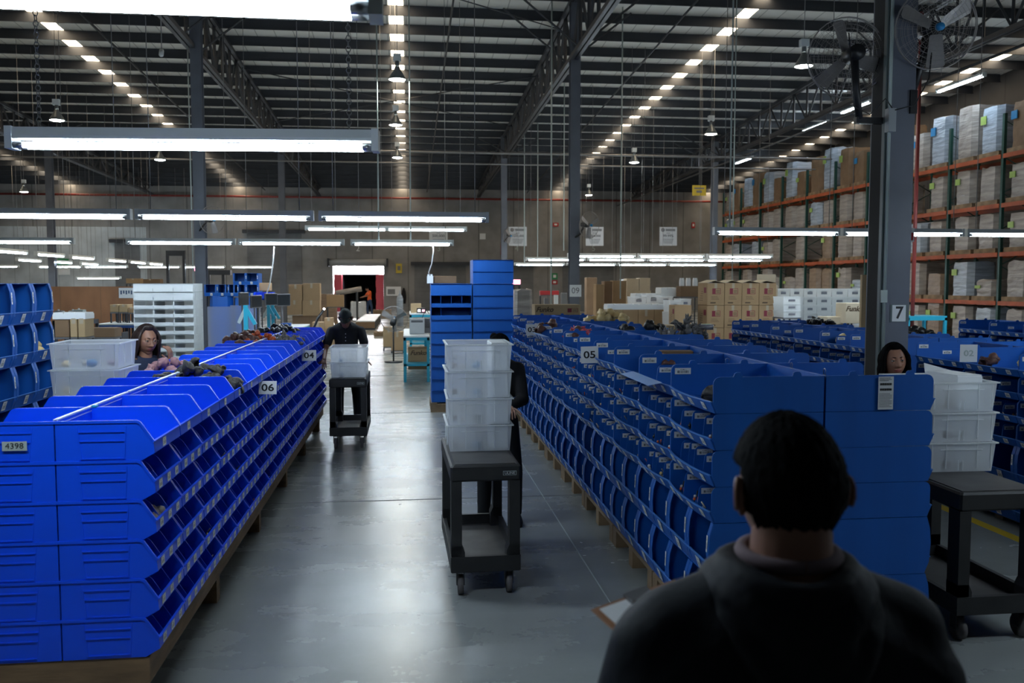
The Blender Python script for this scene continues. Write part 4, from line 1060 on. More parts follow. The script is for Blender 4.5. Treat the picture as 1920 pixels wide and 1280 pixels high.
# cartons left of the wall
def row_cartons(lst):
    for (u0, v0, u1, v1, y, m, lab, kw) in lst:
        p = at(u0, v0, y); q = at(u1, v1, y)
        carton(lab, ((p.x + q.x) / 2, y, q.z), q.x - p.x, kw.pop('d', .4), p.z - q.z, 0, m, **kw)
row_cartons([
    (1265, 572, 1296, 608, 17.6, 'cardboard', 'opened tan carton on end beside the carton wall', dict(tape=False, side=True)),
    (1248, 610, 1300, 640, 14.5, 'cardboard_tan', 'low printed carton with red label before the carton wall', dict(redlab=-.05)),
    (1140, 580, 1167, 625, 20, 'cardboard_tan', 'first kraft carton in the row under white foam', dict(tape=False)),
    (1168, 580, 1196, 625, 20, 'cardboard', 'second kraft carton in the row under white foam', dict(tape=False)),
    (1197, 580, 1226, 625, 20, 'cardboard', 'third kraft carton in the row under white foam', dict(tape=True)),
    (1227, 580, 1256, 625, 20, 'cardboard', 'fourth kraft carton in the row under white foam', dict(tape=False)),
    (1118, 533, 1132, 612, 26, 'cardboard', 'tall narrow kraft carton standing on end', dict(tape=False)),
    (1133, 527, 1148, 600, 26.5, 'cardboard_dark', 'tall brown board stack with ragged top', dict(tape=False)),
    (1149, 526, 1174, 600, 27, 'cardboard', 'stack of flat kraft boards beside the tall narrow carton', dict(tape=False)),
    (1175, 522, 1198, 545, 28, 'cardboard_pale', 'pale carton on top of the pale pile, first', dict(tape=False)),
    (1199, 521, 1219, 545, 28, 'cardboard_pale', 'pale carton on top of the pale pile, second', dict(tape=False)),
    (1175, 545, 1220, 600, 28, 'cardboard_pale', 'wide pale carton at the bottom of the pale pile', dict(tape=False)),
    (1276, 536, 1312, 556, 24, 'cardboard_dark', 'brown carton on clear totes beside the carton wall', dict(tape=False)),
    (1003, 571, 1088, 600, 15.5, 'cardboard_tan', 'long tan carton with script brand print beyond the middle rack', dict(brand=(.125, -.24, .19), redlab=.2, tape=False)),
    (1586, 568, 1626, 606, 16, 'cardboard_pale', 'pale carton with script brand print beside column seven', dict(brand=(.14, -.05, .28), redlab=.14, tape=False)),
    (1551, 594, 1588, 608, 16.2, 'cardboard_pale', 'low open pale carton beside the branded pale carton', dict(tape=False)),
    (1100, 520, 1119, 600, 34, 'cardboard_dark', 'dark brown wrapped pile against the back wall', dict(tape=False)),
    # around the dock aisle
    (541, 533, 567, 563, 26, 'cardboard', 'upper carton of the pair by the column, first', dict()),
    (568, 531, 600, 563, 26, 'cardboard', 'upper carton of the pair by the column, second', dict()),
    (538, 563, 566, 590, 26, 'cardboard', 'lower carton of the pair by the column, first', dict()),
    (567, 563, 600, 592, 26, 'cardboard', 'lower carton of the pair by the column, second', dict()),
    (548, 592, 603, 650, 26.1, 'cardboard_dark', 'dark open crate under the four brown cartons', dict(tape=False)),
    (608, 596, 624, 616, 22, 'cardboard', 'small carton behind the cap man, upper', dict()),
    (606, 616, 630, 650, 22, 'cardboard', 'larger carton behind the cap man, lower', dict()),
    (585, 604, 606, 648, 21.5, 'cardboard', 'carton beyond the end of the plastic rack', dict()),
    (612, 553, 644, 575, 34, 'cardboard', 'carton held on the small trolley before the dock', dict(tape=False)),
    (718, 613, 739, 650, 25.5, 'cardboard_tan', 'tan carton standing behind the pedestal fan', dict()),
    (733, 622, 757, 657, 24.6, 'cardboard', 'carton beside the pedestal fan with a paper tied on', dict()),
    (765, 652, 803, 676, 17.9, 'cardboard', 'branded carton on the lower shelf of the teal bench, upper', dict(brand=(.13, .0, .16), tape=False)),
    (765, 676, 803, 692, 17.9, 'cardboard', 'branded carton on the lower shelf of the teal bench, lower', dict(tape=False)),
    (770, 569, 790, 588, 22, 'cardboard_tan', 'tan carton on the farther teal bench', dict(tape=False)),
    (814, 517, 856, 531, 14, 'cardboard_dark', 'brown carton lying on the shorter blue tower', dict(tape=False)),
    (458, 512, 482, 530, 22, 'cardboard', 'x', dict()) if False else (430, 600, 431, 601, 60, 'cardboard', 'tiny', dict()) if False else (486, 530, 505, 545, 21, 'cardboard', 'open carton on the plastic bin by the column', dict(tape=False)),
    # behind the woman with glasses
    (102, 600, 130, 632, 14.5, 'cardboard_dark', 'dark brown carton under the foam tray, widest', dict(tape=False)),
    (131, 597, 145, 632, 14.5, 'cardboard_tan', 'tan carton under the foam tray, middle', dict()),
    (146, 597, 160, 632, 14.5, 'cardboard_tan', 'tan carton under the foam tray, end one', dict()),
    (166, 615, 215, 632, 16.5, 'cardboard_dark', 'low wide carton beside the office chair', dict(tape=False)),
    (206, 571, 222, 585, 21, 'cardboard_tan', 'small tan carton on the blue legged bench, first', dict()),
    (223, 571, 239, 585, 21, 'cardboard_tan', 'small tan carton on the blue legged bench, second', dict()),
    (240, 576, 252, 586, 21, 'cardboard', 'small carton at the end of the blue legged bench', dict()),
    (236, 522, 262, 531, 30, 'cardboard', 'carton on top of the shelf behind the plywood panel', dict()),
    (262, 523, 300, 531, 31, 'cardboard_dark', 'long brown carton on the shelf behind the plywood panel', dict()),
])
# foam trays and foam
def foam(lab, u0, v0, u1, v1, y, d=.4, m='foam', name='foam_tray'):
    p = at(u0, v0, y); q = at(u1, v1, y); t = thing(name, lab, 'foam', ((p.x + q.x) / 2, y, q.z), 0)
    hx = (q.x - p.x) / 2; H = p.z - q.z
    b = MB().box(-hx, hx, 0, d, 0, H * .8, m); k = max(2, int(hx * 2 / .14)); wd = 2 * hx / k
    for i in range(k): b.box(-hx + i * wd + .008, -hx + (i + 1) * wd - .008, .01, d - .01, H * .8, H, m)
    b.build('foam_body', t)
foam('row of white foam blocks lying on the kraft cartons', 1139, 570, 1257, 580, 20)
foam('white foam tray on the dark brown carton near the woman', 98, 586, 160, 598, 14.5)
foam('white foam stack above the clear totes, broad', 1240, 539, 1274, 556, 24.5, .6)
foam('low white foam slab beyond the foam row', 1192, 550, 1242, 566, 23, .6)
for i, u in enumerate((1276, 1288, 1301)): foam('white upright foam bar on the pile, %s of three' % ORD[i], u, 521, u + 7, 536, 24.15, .12)
foam('pale foam board on the shorter blue tower', 801, 514, 812, 531, 13.9, .3)
# clear totes stacked up behind the right rack
def ctote(lab, u0, v0, u1, v1, y, m='tote_milky', grp='stacked clear totes at the back'):
    p = at(u0, v0, y); q = at(u1, v1, y); hx = (q.x - p.x) / 2; H = p.z - q.z
    t = thing('stacked_tote', lab, 'tote', ((p.x + q.x) / 2, y, q.z), 0, grp)
    b = MB().add([(-hx * .93, .02, 0), (hx * .93, .02, 0), (hx * .93, .5, 0), (-hx * .93, .5, 0), (-hx * .98, 0, H), (hx * .98, 0, H), (hx * .98, .52, H), (-hx * .98, .52, H)], [(3, 2, 1, 0), (0, 1, 5, 4), (1, 2, 6, 5), (2, 3, 7, 6), (3, 0, 4, 7)], m)
    b.build('tote_shell', t); MB().box(-hx, hx, -.012, .01, H - .02, H - .002, 'tote_milky').build('rim', t)
    MB().box(-hx * .4, hx * .35, .008, .012, H * .3, H * .75, 'toy_silver').build('label', t)
cols_ = [(1457, 1482), (1482, 1507), (1507, 1532), (1532, 1560), (1560, 1590), (1590, 1618)]
for c, (u0, u1) in enumerate(cols_):
    for r in range(4): ctote('clear tote, %s column, %s row from the top of the wall by column seven' % (ORD[c], ORD[r]), u0, 541 + 15 * r, u1, 556 + 15 * r, 19.5)
for r in range(3): ctote('clear tote standing before the wide stack, %s from the top' % ORD[r], 1469, 556 + 13 * r, 1502, 569 + 13 * r, 17)
for i, (u0, v0, u1, v1) in enumerate(((1185, 556, 1212, 570), (1212, 552, 1240, 570), (1256, 563, 1276, 585), (1276, 560, 1296, 575), (1236, 556, 1262, 568), (1254, 585, 1268, 610))):
    ctote('small clear tote in the foam pile, %s one' % ORD[i], u0, v0, u1, v1, 19 if i in (2, 3, 5) else 22, 'tote_clear')
# the big white stack of open front trays
def white_stack():
    y = 13.6; p0 = at(249, 531, y); p1 = at(362, 531, y); wd = (p1.x - p0.x) / 3; H = .127
    for r in range(12):
        for c in range(3):
            z = p0.z - H * (r + 1)
            t = thing('white_tray', 'milky open fronted tray, %s from the top, %s column of the white stack' % (ORD[r], ORD[c]), 'tray', (p0.x + wd * (c + .5), y, z), 0, 'milky trays in the white stack')
            hx = wd / 2 - .004; h = H - .004; b = MB()
            for s in (-1, 1): b.box(s * hx - .004, s * hx + .004, 0, .6, 0, h, 'tote_milky')
            b.box(-hx, hx, .0, .6, 0, .006, 'tote_milky').box(-hx, hx, .59, .6, 0, h, 'tote_milky').box(-hx, hx, -.012, 0, 0, h * .42, 'tote_milky').box(-hx, hx, 0, .03, h - .012, h, 'tote_milky')
            if r < 2: b.box(-hx, hx, 0, .005, h * .4, h, 'tote_milky')
            b.build('tray_shell', t)
            q = MB()
            for k in range(5): q.box(hx + .004, hx + .008, .05 + k * .12, .06 + k * .12, .01, h - .01, 'tote_milky')
            q.build('rib', t)
    zb = p0.z - H * 12
    t = thing('pallet', 'pallet block under the white stack of trays', 'pallet', ((p0.x + p1.x) / 2, y, 0)); MB().box(-wd * 1.5, wd * 1.5, 0, .6, 0, max(.1, zb), 'pallet_wood').build('deck', t)
white_stack()

# ------------------------------------------------------------------ work benches and clutter
def bench(lab, x0, x1, y0, y1, h, top='table_white', leg='teal', shelf=None, gussets=False, name='work_bench'):
    t = thing(name, lab, 'table', ((x0 + x1) / 2, (y0 + y1) / 2, 0)); hx = (x1 - x0) / 2; hy = (y1 - y0) / 2; r = .028
    MB().box(-hx, hx, -hy, hy, h - .03, h, top).build('table_top', t)
    b = MB().box(-hx, hx, -hy, -hy + .05, h - .09, h - .03, leg).box(-hx, hx, hy - .05, hy, h - .09, h - .03, leg).box(-hx, -hx + .05, -hy, hy, h - .09, h - .03, leg).box(hx - .05, hx, -hy, hy, h - .09, h - .03, leg); b.build('apron', t)
    for x in (-hx, hx - 2 * r):
        for y in (-hy, hy - 2 * r): MB().box(x, x + 2 * r, y, y + 2 * r, 0, h - .09, leg).build('leg', t)
    if shelf:
        MB().box(-hx, hx, -hy, hy, shelf - .04, shelf, leg).build('shelf', t)
    return t
p = at(757, 716, 17.4); q = at(806, 716, 17.4)
bench('teal steel packing bench with a white top and cartons beneath', p.x, q.x, 17.4, 20.2, .92, shelf=.36)
bench('farther teal bench with a white top behind the packing bench', at(768, 600, 21.5).x, at(815, 600, 21.5).x, 21.5, 23.5, 1.22, shelf=.5)
bench('teal edged white table beyond the plastic rack', at(492, 600, 19).x, at(556, 600, 19).x, 19, 21.5, .98)
bench('long white belt table with a teal rim beyond the plastic rack', at(385, 640, 13.2).x, at(470, 600, 13.2).x + .35, 12.3, 16.2, .98, 'table_white', 'teal')
bench('blue legged bench with a pale top before the plywood panel', at(178, 590, 20.5).x, at(262, 590, 20.5).x, 20.5, 22, 1.05, 'table_white', 'blue_leg', shelf=.4)
bench('teal bench frame beyond the racks beside column seven', at(1702, 590, 17).x, at(1776, 590, 17).x, 17, 17.8, 1.28, 'teal', 'teal', shelf=.7)
# brown dock boards before the dock
t = thing('dock_plate', 'pale topped brown loading platform before the open dock', 'platform', (at(685, 600, 37).x, 37, 0))
MB().box(-.39, .39, 0, 8, .34, .38, 'table_white').build('deck', t); MB().box(-.39, .39, 0, .03, .08, .34, 'cardboard_dark').build('skirt', t); MB().box(-.39, .39, .04, 8, 0, .34, 'steel_dark').build('frame', t)
for i, (u, v, n) in enumerate(((714, 592, 6),)):
    p = at(u, v, 50); 
    for k in range(3): pallet('flat wooden pallet in the pile beside the dock, %s up' % ORD[k], (p.x + .1, 50, .15 * k), 1.0, 1.0, .148)
pallet('wooden pallet lying flat behind the pedestal fan', (at(727, 610, 33).x, 33, 0), 1.0, 1.0, .15)
# bicycle-like dark stand, pipes on shelf
t = thing('roll_trolley', 'dark trolley carrying a long grey plastic wrapped roll', 'trolley', (at(655, 575, 40).x, 40, 0))
MB().cyl((-.6, 0, 1.50), (.55, 0.1, 1.70), .12, 'wrap_grey', 14).build('wrapped_roll', t)
b = MB()
for x in (-.35, .35): b.box(x - .03, x + .03, -.3, .3, .1, 1.46 + (x > 0) * .1, 'steel_dark')
b.box(-.4, .4, -.3, .3, .1, .16, 'steel_dark'); b.build('frame', t)
for x in (-.35, .35): MB().cyl((x, -.3, .06), (x, .3, .06), .06, 'rubber', 10).build('wheel', t)
# wrapped loads
WRAPS = {}
def wrap_mesh(W, D, H, m, seed):
    key = (round(W, 2), round(D, 2), round(H, 1), m, seed)
    if key in WRAPS: return WRAPS[key]
    rr = random.Random(seed); b = MB(); v = []; f = []; n = 16; k = 7
    for i in range(k + 1):
        z = H * i / k; s = 1 - .02 * rr.random() - (.03 if i == k else 0)
        for j in range(n):
            t = 2 * PI * j / n + PI / 16; c, s_ = math.cos(t), math.sin(t); q = max(abs(c), abs(s_)); q = 1 / q
            ee = .985 + rr.uniform(-.02, .015)
            v.append((W / 2 * c * q * s * ee, D / 2 * s_ * q * s * ee, z + (rr.uniform(-.06, .02) if i == k else 0)))
    for i in range(k):
        for j in range(n): q = (j + 1) % n; f.append((i * n + j, i * n + q, (i + 1) * n + q, (i + 1) * n + j))
    f += [tuple(reversed(range(n))), tuple(range(k * n, (k + 1) * n))]
    b.add(v, f, m); WRAPS[key] = b.mesh('wrapped_cartons'); return WRAPS[key]
PBASE = {}
def pallet_mesh(W, D, m='pallet_wood'):
    if (W, D) not in PBASE:
        b = MB().box(-W / 2, W / 2, -D / 2, D / 2, .11, .14, m)
        for x in (-W / 2, -.05, W / 2 - .1): b.box(x, x + .1, -D / 2, D / 2, 0, .11, m)
        PBASE[(W, D)] = b.mesh('pallet_base')
    return PBASE[(W, D)]
def load(lab, x, y, z, W, D, H, m, seed, rz=0., tagm=None, grp='wrapped pallet loads'):
    t = thing('pallet_load', lab, 'pallet', (x, y, z), rz, grp)
    put('pallet_base', pallet_mesh(W, D), t); put('wrapped_cartons', wrap_mesh(W * .96, D * .96, H, m, seed), t, (0, 0, .142))
    if tagm: MB().box(-W / 2 - .012, -W / 2 + .01, D * .12, D * .36, H * .72, H * .9, tagm).build('label', t)
    return t
p = at(982, 600, 20); load('grey film wrapped pallet of cartons beyond the blue tower', p.x, 20.3, 0, .46, .6, at(982, 541, 20).z - .14, 'wrap_grey', 3)
p = at(650, 590, 44); load('pale wrapped pallet beside the person in the orange vest', at(672, 560, 47).x, 47, 0, .85, .8, .85, 'wrap_white', 4)
p = at(615, 590, 42); load('grey wrapped pallet left of the dock aisle', at(612, 560, 42).x, 42, 0, 1.0, 1.0, 1.3, 'wrap_brown', 5)
for i, (u, y, H, m) in enumerate(((412, 24, 1.50, 'blue_board'), (454, 24, 1.54, 'blue_board'))):
    load('blue pallet of board bins wrapped in film, %s behind the white stack' % ORD[i], at(u + 6, 560, y).x, y, 0, .62, .8, H, m, 20 + i)
    f = MB().box(-.318, .318, -.41, .41, .15, .15 + H * .8, 'film').build('stretch_film', None, (at(u + 6, 560, y).x, y, 0)); tag(f, 'clear stretch film round the %s blue pallet of board bins' % ORD[i], 'film')
for i, (u, v, y, n) in enumerate(((402, 533, 24, 1), (422, 533, 24, 1), (440, 533, 24, 1), (455, 512, 24, 2), (476, 512, 24, 2))):
    p = at(u, v, y)
    for k in range(n):
        use(TB, (p.x + .0, y + .2, p.z - TBH * (k + 1) + .0), R(-90), 'tall blue board bin on the far wrapped pile, %s column, %s from its top' % (ORD[i], ORD[k]), 'board bins on the wrapped pile')
use(PB_TOP, (at(496, 556, 21).x, 21.2, at(496, 562, 21).z), R(-90), 'dark blue plastic bin holding an open carton by the far column', 'blue plastic hopper bins')

# plywood panel
p = at(112, 537, 24); q = at(262, 590, 24)
t = thing('plywood_panel', 'tall reddish brown plywood screen behind the benches', 'panel', (0, 24, 0)); MB().box(p.x - 1.5, q.x, 0, .03, .1, p.z, 'plywood').build('board', t)
MB().box(p.x - 1.5, q.x, .03, .12, 0, .1, 'wood').build('footing', t)
for k in range(4): MB().box(p.x + k * 1.0, p.x + k * 1.0 + .01, -.004, .0, .1, p.z, 'cardboard_dark').build('joint', t)
p = at(237, 548, 23.97); t = thing('paper_poster', 'white printed paper pinned to the plywood screen', 'poster', p)
MB().box(-.19, .19, -.004, 0, -.15, .12, 'paper').build('sheet', t)
b = MB()
for i in range(5): b.box(-.15 + .065 * i, -.11 + .065 * i, -.006, -.004, -.05 + .02 * (i % 2), .05, 'glass_blue')
b.build('print', t)
# notice and coats on the back wall beside the dock
p = at(738, 546, BACK); t = thing('notice_board', 'white notice board on the back wall beside the dock', 'board', p); MB().box(-.5, .5, -.03, 0, -.3, .32, 'paper').build('board', t)
MB().box(-.4, .1, -.035, -.03, -.2, .15, 'door_grey').build('print', t)
p = at(757, 548, BACK - .085); tag(MB().loft([(0, 0, -.75, .12, .06), (0, 0, -.3, .17, .08), (0, 0, .1, .12, .08), (0, 0, .3, .04, .04)], 'shirt_black', 10).build('hanging_coat', loc=p), 'black coat hanging beside the notice board', 'coat')
# pedestal gas cylinder
p = at(750, 590, 40); tag(MB().lathe([(.001, 0), (.15, .02), (.15, 1.25), (.1, 1.4), (.03, 1.5), (.03, 1.62), (.001, 1.62)], 'wrap_blue', 14, caps=False).build('gas_cylinder', loc=(p.x, 40, 0)), 'grey blue gas cylinder standing near the dock', 'cylinder')
# things on the teal bench
p = at(782, 622, 18.1); t = thing('white_device', 'white box with blurred dark lettering on the packing bench', 'box', (p.x, 18.1, .92)); MB().bevbox(-.155, .155, 0, .18, 0, .32, 'table_white', .01).build('case', t); MB().box(-.12, .12, -.002, .0, .235, .28, 'grey_ink').build('print', t)
p = at(798, 620, 18.2); t = thing('tape_machine', 'dark tape dispenser beside the white box on the packing bench', 'machine', (p.x + .03, 18.4, .92)); MB().box(-.09, .09, 0, .3, 0, .11, 'grey_plastic').box(-.07, .07, .1, .26, .11, .3, 'grey_plastic').build('case', t); MB().tube([(-.06, .05, .1), (-.1, .0, .3), (-.02, .05, .5), (.05, .1, .4)], .008, 'black_plastic', 6).build('cable', t)
for i, (u, m) in enumerate(((786, 'led_white'), (794, 'led_pink'))):
    p = at(u, 585, 21.7); t = thing('scanner', ('white lit scanner on the farther teal bench', 'pink lit scanner on the farther teal bench')[i], 'scanner', (p.x, 21.7, 1.22)); MB().bevbox(-.06, .06, 0, .08, 0, .13, 'black_plastic', .008).build('case', t); MB().box(-.03, .03, -.004, 0, .04, .09, m).build('lit_panel', t)
# monitors and teal arms
for i, (u, v, y) in enumerate(((457, 561, 19.2), (480, 566, 19.6), (508, 562, 20.2), (531, 563, 20.6))):
    p = at(u, v, y); t = thing('monitor', 'dark screen seen edge on above the teal tables, %s from the white stack' % ORD[i], 'monitor', (p.x, y, p.z), R(72 - 8 * i))
    MB().bevbox(-.2, .2, -.02, .02, -.13, .15, 'grey_plastic', .01).build('case', t); MB().box(-.18, .18, -.022, -.02, -.11, .13, 'screen').build('screen', t); MB().cyl((0, .04, 0), (0, .04, -p.z), .02, 'grey_plastic', 8).build('stand', t)
for i, (u, v, y) in enumerate(((462, 625, 13.6), (504, 612, 19.1), (512, 612, 19.25))):
    p = at(u, v, y); H = at(u, 572, y).z; t = thing('arm_post', 'teal steel bracket post rising from the tables, %s from the white stack' % ORD[i], 'post', (p.x, y, .98)); h = H - .98
    MB().box(-.03, .03, -.03, .03, 0, h, 'teal').build('post', t); MB().prism([(0.02, h - .02), (.16, h - .28), (.11, h - .30), (-.02, h - .06)], 'y', -.025, .025, 'teal').build('brace', t)
    MB().prism([(-0.02, h - .02), (-.13, h - .26), (-.09, h - .28), (.02, h - .06)], 'y', -.02, .02, 'conduit').build('brace', t)
p = at(535, 592, 19.3); tag(MB().bevbox(-.1, .1, 0, .2, 0, .12, 'blue_board', .008).build('blue_box', loc=(p.x, 19.3, .98)), 'small bright blue box on the teal edged table', 'box')
p = at(535, 605, 18.95); tag(MB().box(-.13, .13, 0, .01, -.16, .0, 'paper').build('paper_sign', loc=(p.x, 18.94, .9)), 'white sheet hung on the front of the teal edged table', 'sheet')
p = at(595, 590, 14); t = thing('handle_frame', 'black bent handle with a bright end beyond the plastic rack', 'handle', (p.x, 14, 0)); MB().tube([(-.08, 0, 0), (-.08, 0, 1.2), (.0, 0, 1.4), (.1, 0, 1.55)], .02, 'black_plastic', 8).build('tube', t); MB().ball((.105, 0, 1.56), .018, 'led_white').build('lamp_tip', t)
# office chair
p = at(182, 600, 17.5); t = thing('office_chair', 'grey office chair beside the blue legged bench', 'chair', (p.x, 17.5, 0), R(-70))
MB().bevbox(-.22, .22, -.22, .22, .5, .58, 'grey_plastic', .03).build('seat', t); MB().bevbox(-.2, .2, .2, .27, .62, 1.12, 'grey_plastic', .03).build('backrest', t)
MB().cyl((0, 0, .08), (0, 0, .5), .03, 'black_plastic').build('gas_lift', t)
for k in range(5): MB().box(-.02, .02, 0, .28, .0, .09, 'black_plastic', M=Matrix.Rotation(k * 2 * PI / 5, 4, 'Z')).build('leg', t)
for s in (-1, 1): MB().tube([(s * .22, -.1, .55), (s * .27, -.1, .7), (s * .27, .15, .72)], .02, 'black_plastic').build('armrest', t)
for k in range(5): tag(MB().box(-.28, .28, -.2, .2, 0, .03, 'steel_dark').box(-.25, .25, -.18, .18, .03, .045, 'paper').build('paper_tray', loc=(at(205, 600, 19).x, 19, .52 + .09 * k)), 'flat tray of papers beside the office chair, %s up' % ORD[k], 'tray', 'paper trays beside the office chair')
t = thing('tray_frame', 'low steel frame holding the paper trays', 'frame', (at(205, 600, 19).x, 19, 0)); 
for x in (-.31, .28):
    MB().box(x, x + .03, -.2, .2, 0, .95, 'steel_dark').build('upright', t)
# desk clutter by the plywood panel
for i, (u, v, w_, h, m) in enumerate(((118, 580, .22, .16, 'black_plastic'), (135, 578, .16, .2, 'table_white'), (146, 576, .2, .22, 'conduit'), (108, 578, .14, .2, 'grey_plastic'))):
    p = at(u, v, 19.5); t = thing('desk_gadget', ('black box', 'white carton', 'pale grey device', 'grey tin')[i] + ' on the cluttered shelf before the plywood screen', 'gadget', (p.x, 19.5, 1.18)); MB().bevbox(-w_ / 2, w_ / 2, 0, .2, 0, h, m, .01).build('case', t); MB().cyl((0, .05, h), (0, .05, h + .03), .02, 'table_white', 8).build('cap', t)
bench('cluttered shelf table before the plywood screen', at(98, 600, 19.3).x, at(160, 600, 19.3).x, 19.3, 20.1, 1.18, 'black_plastic', 'steel_dark')
# machine silhouettes on far wall
t = thing('conveyor_frame', 'dark steel portal frame before the back wall', 'frame', (at(330, 500, 52).x, 52, 0)); 
for x in (-.45, .45): MB().box(x - .07, x + .07, -.1, .1, 0, 3.5, 'steel_dark').build('post', t)
MB().box(-.52, .52, -.1, .1, 3.5, 3.8, 'steel_dark').build('beam', t)
t = thing('lift_truck', 'dark lift truck mast with a red lamp behind the white stack', 'truck', (at(405, 520, 38).x, 38, 0)); 
for x in (-.3, .3): MB().box(x - .06, x + .06, -.06, .06, 0, 2.3, 'steel_dark').build('mast', t)
MB().box(-.6, .6, -.1, .3, 2.3, 2.5, 'steel_dark').build('overhead_guard', t); MB().box(-.5, .5, 0, 1.6, .2, 1.3, 'grey_plastic').build('truck_body', t); MB().ball((-.75, -.1, 2.55), .1, 'led_pink', rz=.16).build('warning_lamp', t)
MB().box(-.8, -.55, -.1, -.05, 2.42, 2.46, 'steel_dark').build('lamp_bracket', t)

# ------------------------------------------------------------------ pallet racking on the right
RX = 18.0; RYA, RYB = 22.0, 50.0; BAY = 2.65; LV = [1.41, 2.90, 4.39, 5.88]
t = thing('pallet_rack', 'long pallet racking with green uprights and orange beams along the right', 'rack', (RX, 0, 0))
nb = int((RYB - RYA) / BAY)
for i in range(nb + 1):
    y = RYA + i * BAY + .35
    for x in (0, 1.05):
        MB().box(x, x + .09, y - .05, y + .05, 0, 7.1, 'rack_green').build('upright', t)
    b = MB()
    for k in range(6): b.tube([(.045, y, .3 + k * 1.1), (1.09, y, .85 + k * 1.1)], .018, 'rack_green', 4).tube([(1.09, y, .85 + k * 1.1), (.045, y, 1.4 + k * 1.1)], .018, 'rack_green', 4)
    b.build('upright_brace', t)
for i in range(nb):
    y = RYA + i * BAY + .35
    for z in LV:
        for x in (-.02, 1.07): MB().box(x, x + .06, y + .05, y + BAY - .05, z - .13, z, 'rack_orange').build('beam', t)
WM = ['wrap_grey', 'wrap_grey', 'wrap_blue', 'wrap_brown', 'wrap_grey']
LVN = ['floor level', 'first beam level', 'second beam level', 'third beam level', 'top beam level']
rr = random.Random(11)
for i in range(nb):
    for s in (0, 1):
        y = RYA + i * BAY + .35 + .72 + s * 1.22
        for l, z in enumerate([0.0] + LV):
            if rr.random() < (.10 if l < 4 else .05): continue
            H = rr.uniform(1.0, 1.15) if l < 4 else rr.uniform(1.0, 1.75) - (.3 if i < 2 else 0) * 0
            if l == 1 and rr.random() < .3: H = rr.uniform(.5, .8)
            m = rr.choice(WM) if l < 4 else rr.choice(['wrap_blue', 'wrap_grey', 'wrap_blue', 'cardboard_dark'])
            load('wrapped pallet load on the %s, %s bay, %s half of the racking' % (LVN[l], ORD[i], ('near', 'far')[s]), RX + .56, y, z, 1.08, rr.choice((1.04, 1.1)), H, m, rr.randrange(8), 0, 'wrap_label' if rr.random() < .4 else ('hub_blue' if l == 4 and rr.random() < .4 else None))
# red sprinkler riser and signs by the racking
q = at(1727, 400, 17.0); tag(MB().cyl((q.x + .0, 17.2, 0), (q.x, 17.2, 7.5), .04, 'pipe_red', 10).build('sprinkler_riser'), 'thin red sprinkler pipe rising beside column seven', 'pipe')
t = thing('warning_sign', 'red and white fire sign beside column seven', 'sign', (at(1708, 440, 12).x, 12.0, at(1708, 440, 12).z)); MB().box(-.035, .05, 0, .006, -.1, .1, 'paper').build('board', t); MB().box(-.02, .035, -.002, 0, -.08, .03, 'red_paint').build('print', t)
MB().cyl((0, .012, .1), (0, .012, ROOF(12) - at(1708, 440, 12).z), .004, 'steel_wire', 5).build('cord', t)
# near column seven: number plate, conduit, switch box, post
tag(MB().box(-.09, .09, -.0016, 0, -.085, .085, 'column_light').box(-.072, .068, -.0026, -.0016, -.08, .08, 'paper').build('column_number', loc=(4.735, 7.995, at(1684, 587, 8.0).z)), 'pale plate reading 7 on the near grey column', 'sign')
text('7', 'number_print', .165, 'ink', bpy.data.objects['column_number'], (0, -.004, 0), FACE_CAM, bold=.003)
t = thing('conduit', 'pale green electrical conduit running down the near column', 'conduit', (4.53, 8.02, 0)); MB().box(.0, .06, -.03, .02, .3, 9, 'column_light').build('channel', t); MB().cyl((.03, -.045, .3), (.03, -.045, 9), .012, 'conduit', 8).cyl((.052, -.036, .3), (.052, -.036, 9), .008, 'conduit', 8).build('pipe', t)
MB().box(.0, .075, -.1, -.03, 3.40, 3.62, 'fixture_dim').build('switch_box', t); MB().tube([(.03, -.1, 3.62), (-.05, -.12, 3.7), (-.2, -.12, 3.55), (-.35, -.1, 3.62), (-.42, -.1, 4.3)], .006, 'black_plastic', 6).build('cable', t)
MB().tube([(.06, -.1, 3.6), (.25, -.12, 3.65), (.38, -.12, 3.9), (.42, -.12, 4.4)], .006, 'black_plastic', 6).build('cable', t); MB().box(.0, .06, -.06, -.04, 1.78, 1.90, 'conduit').build('bracket', t)
pw = at(1617, 515, 13.2)
tag(MB().box(pw.x, pw.x + .09, 13.2, 13.26, 0, pw.z, 'cardboard_tan').build('wooden_post'), 'narrow yellowish board standing beside column seven', 'board')
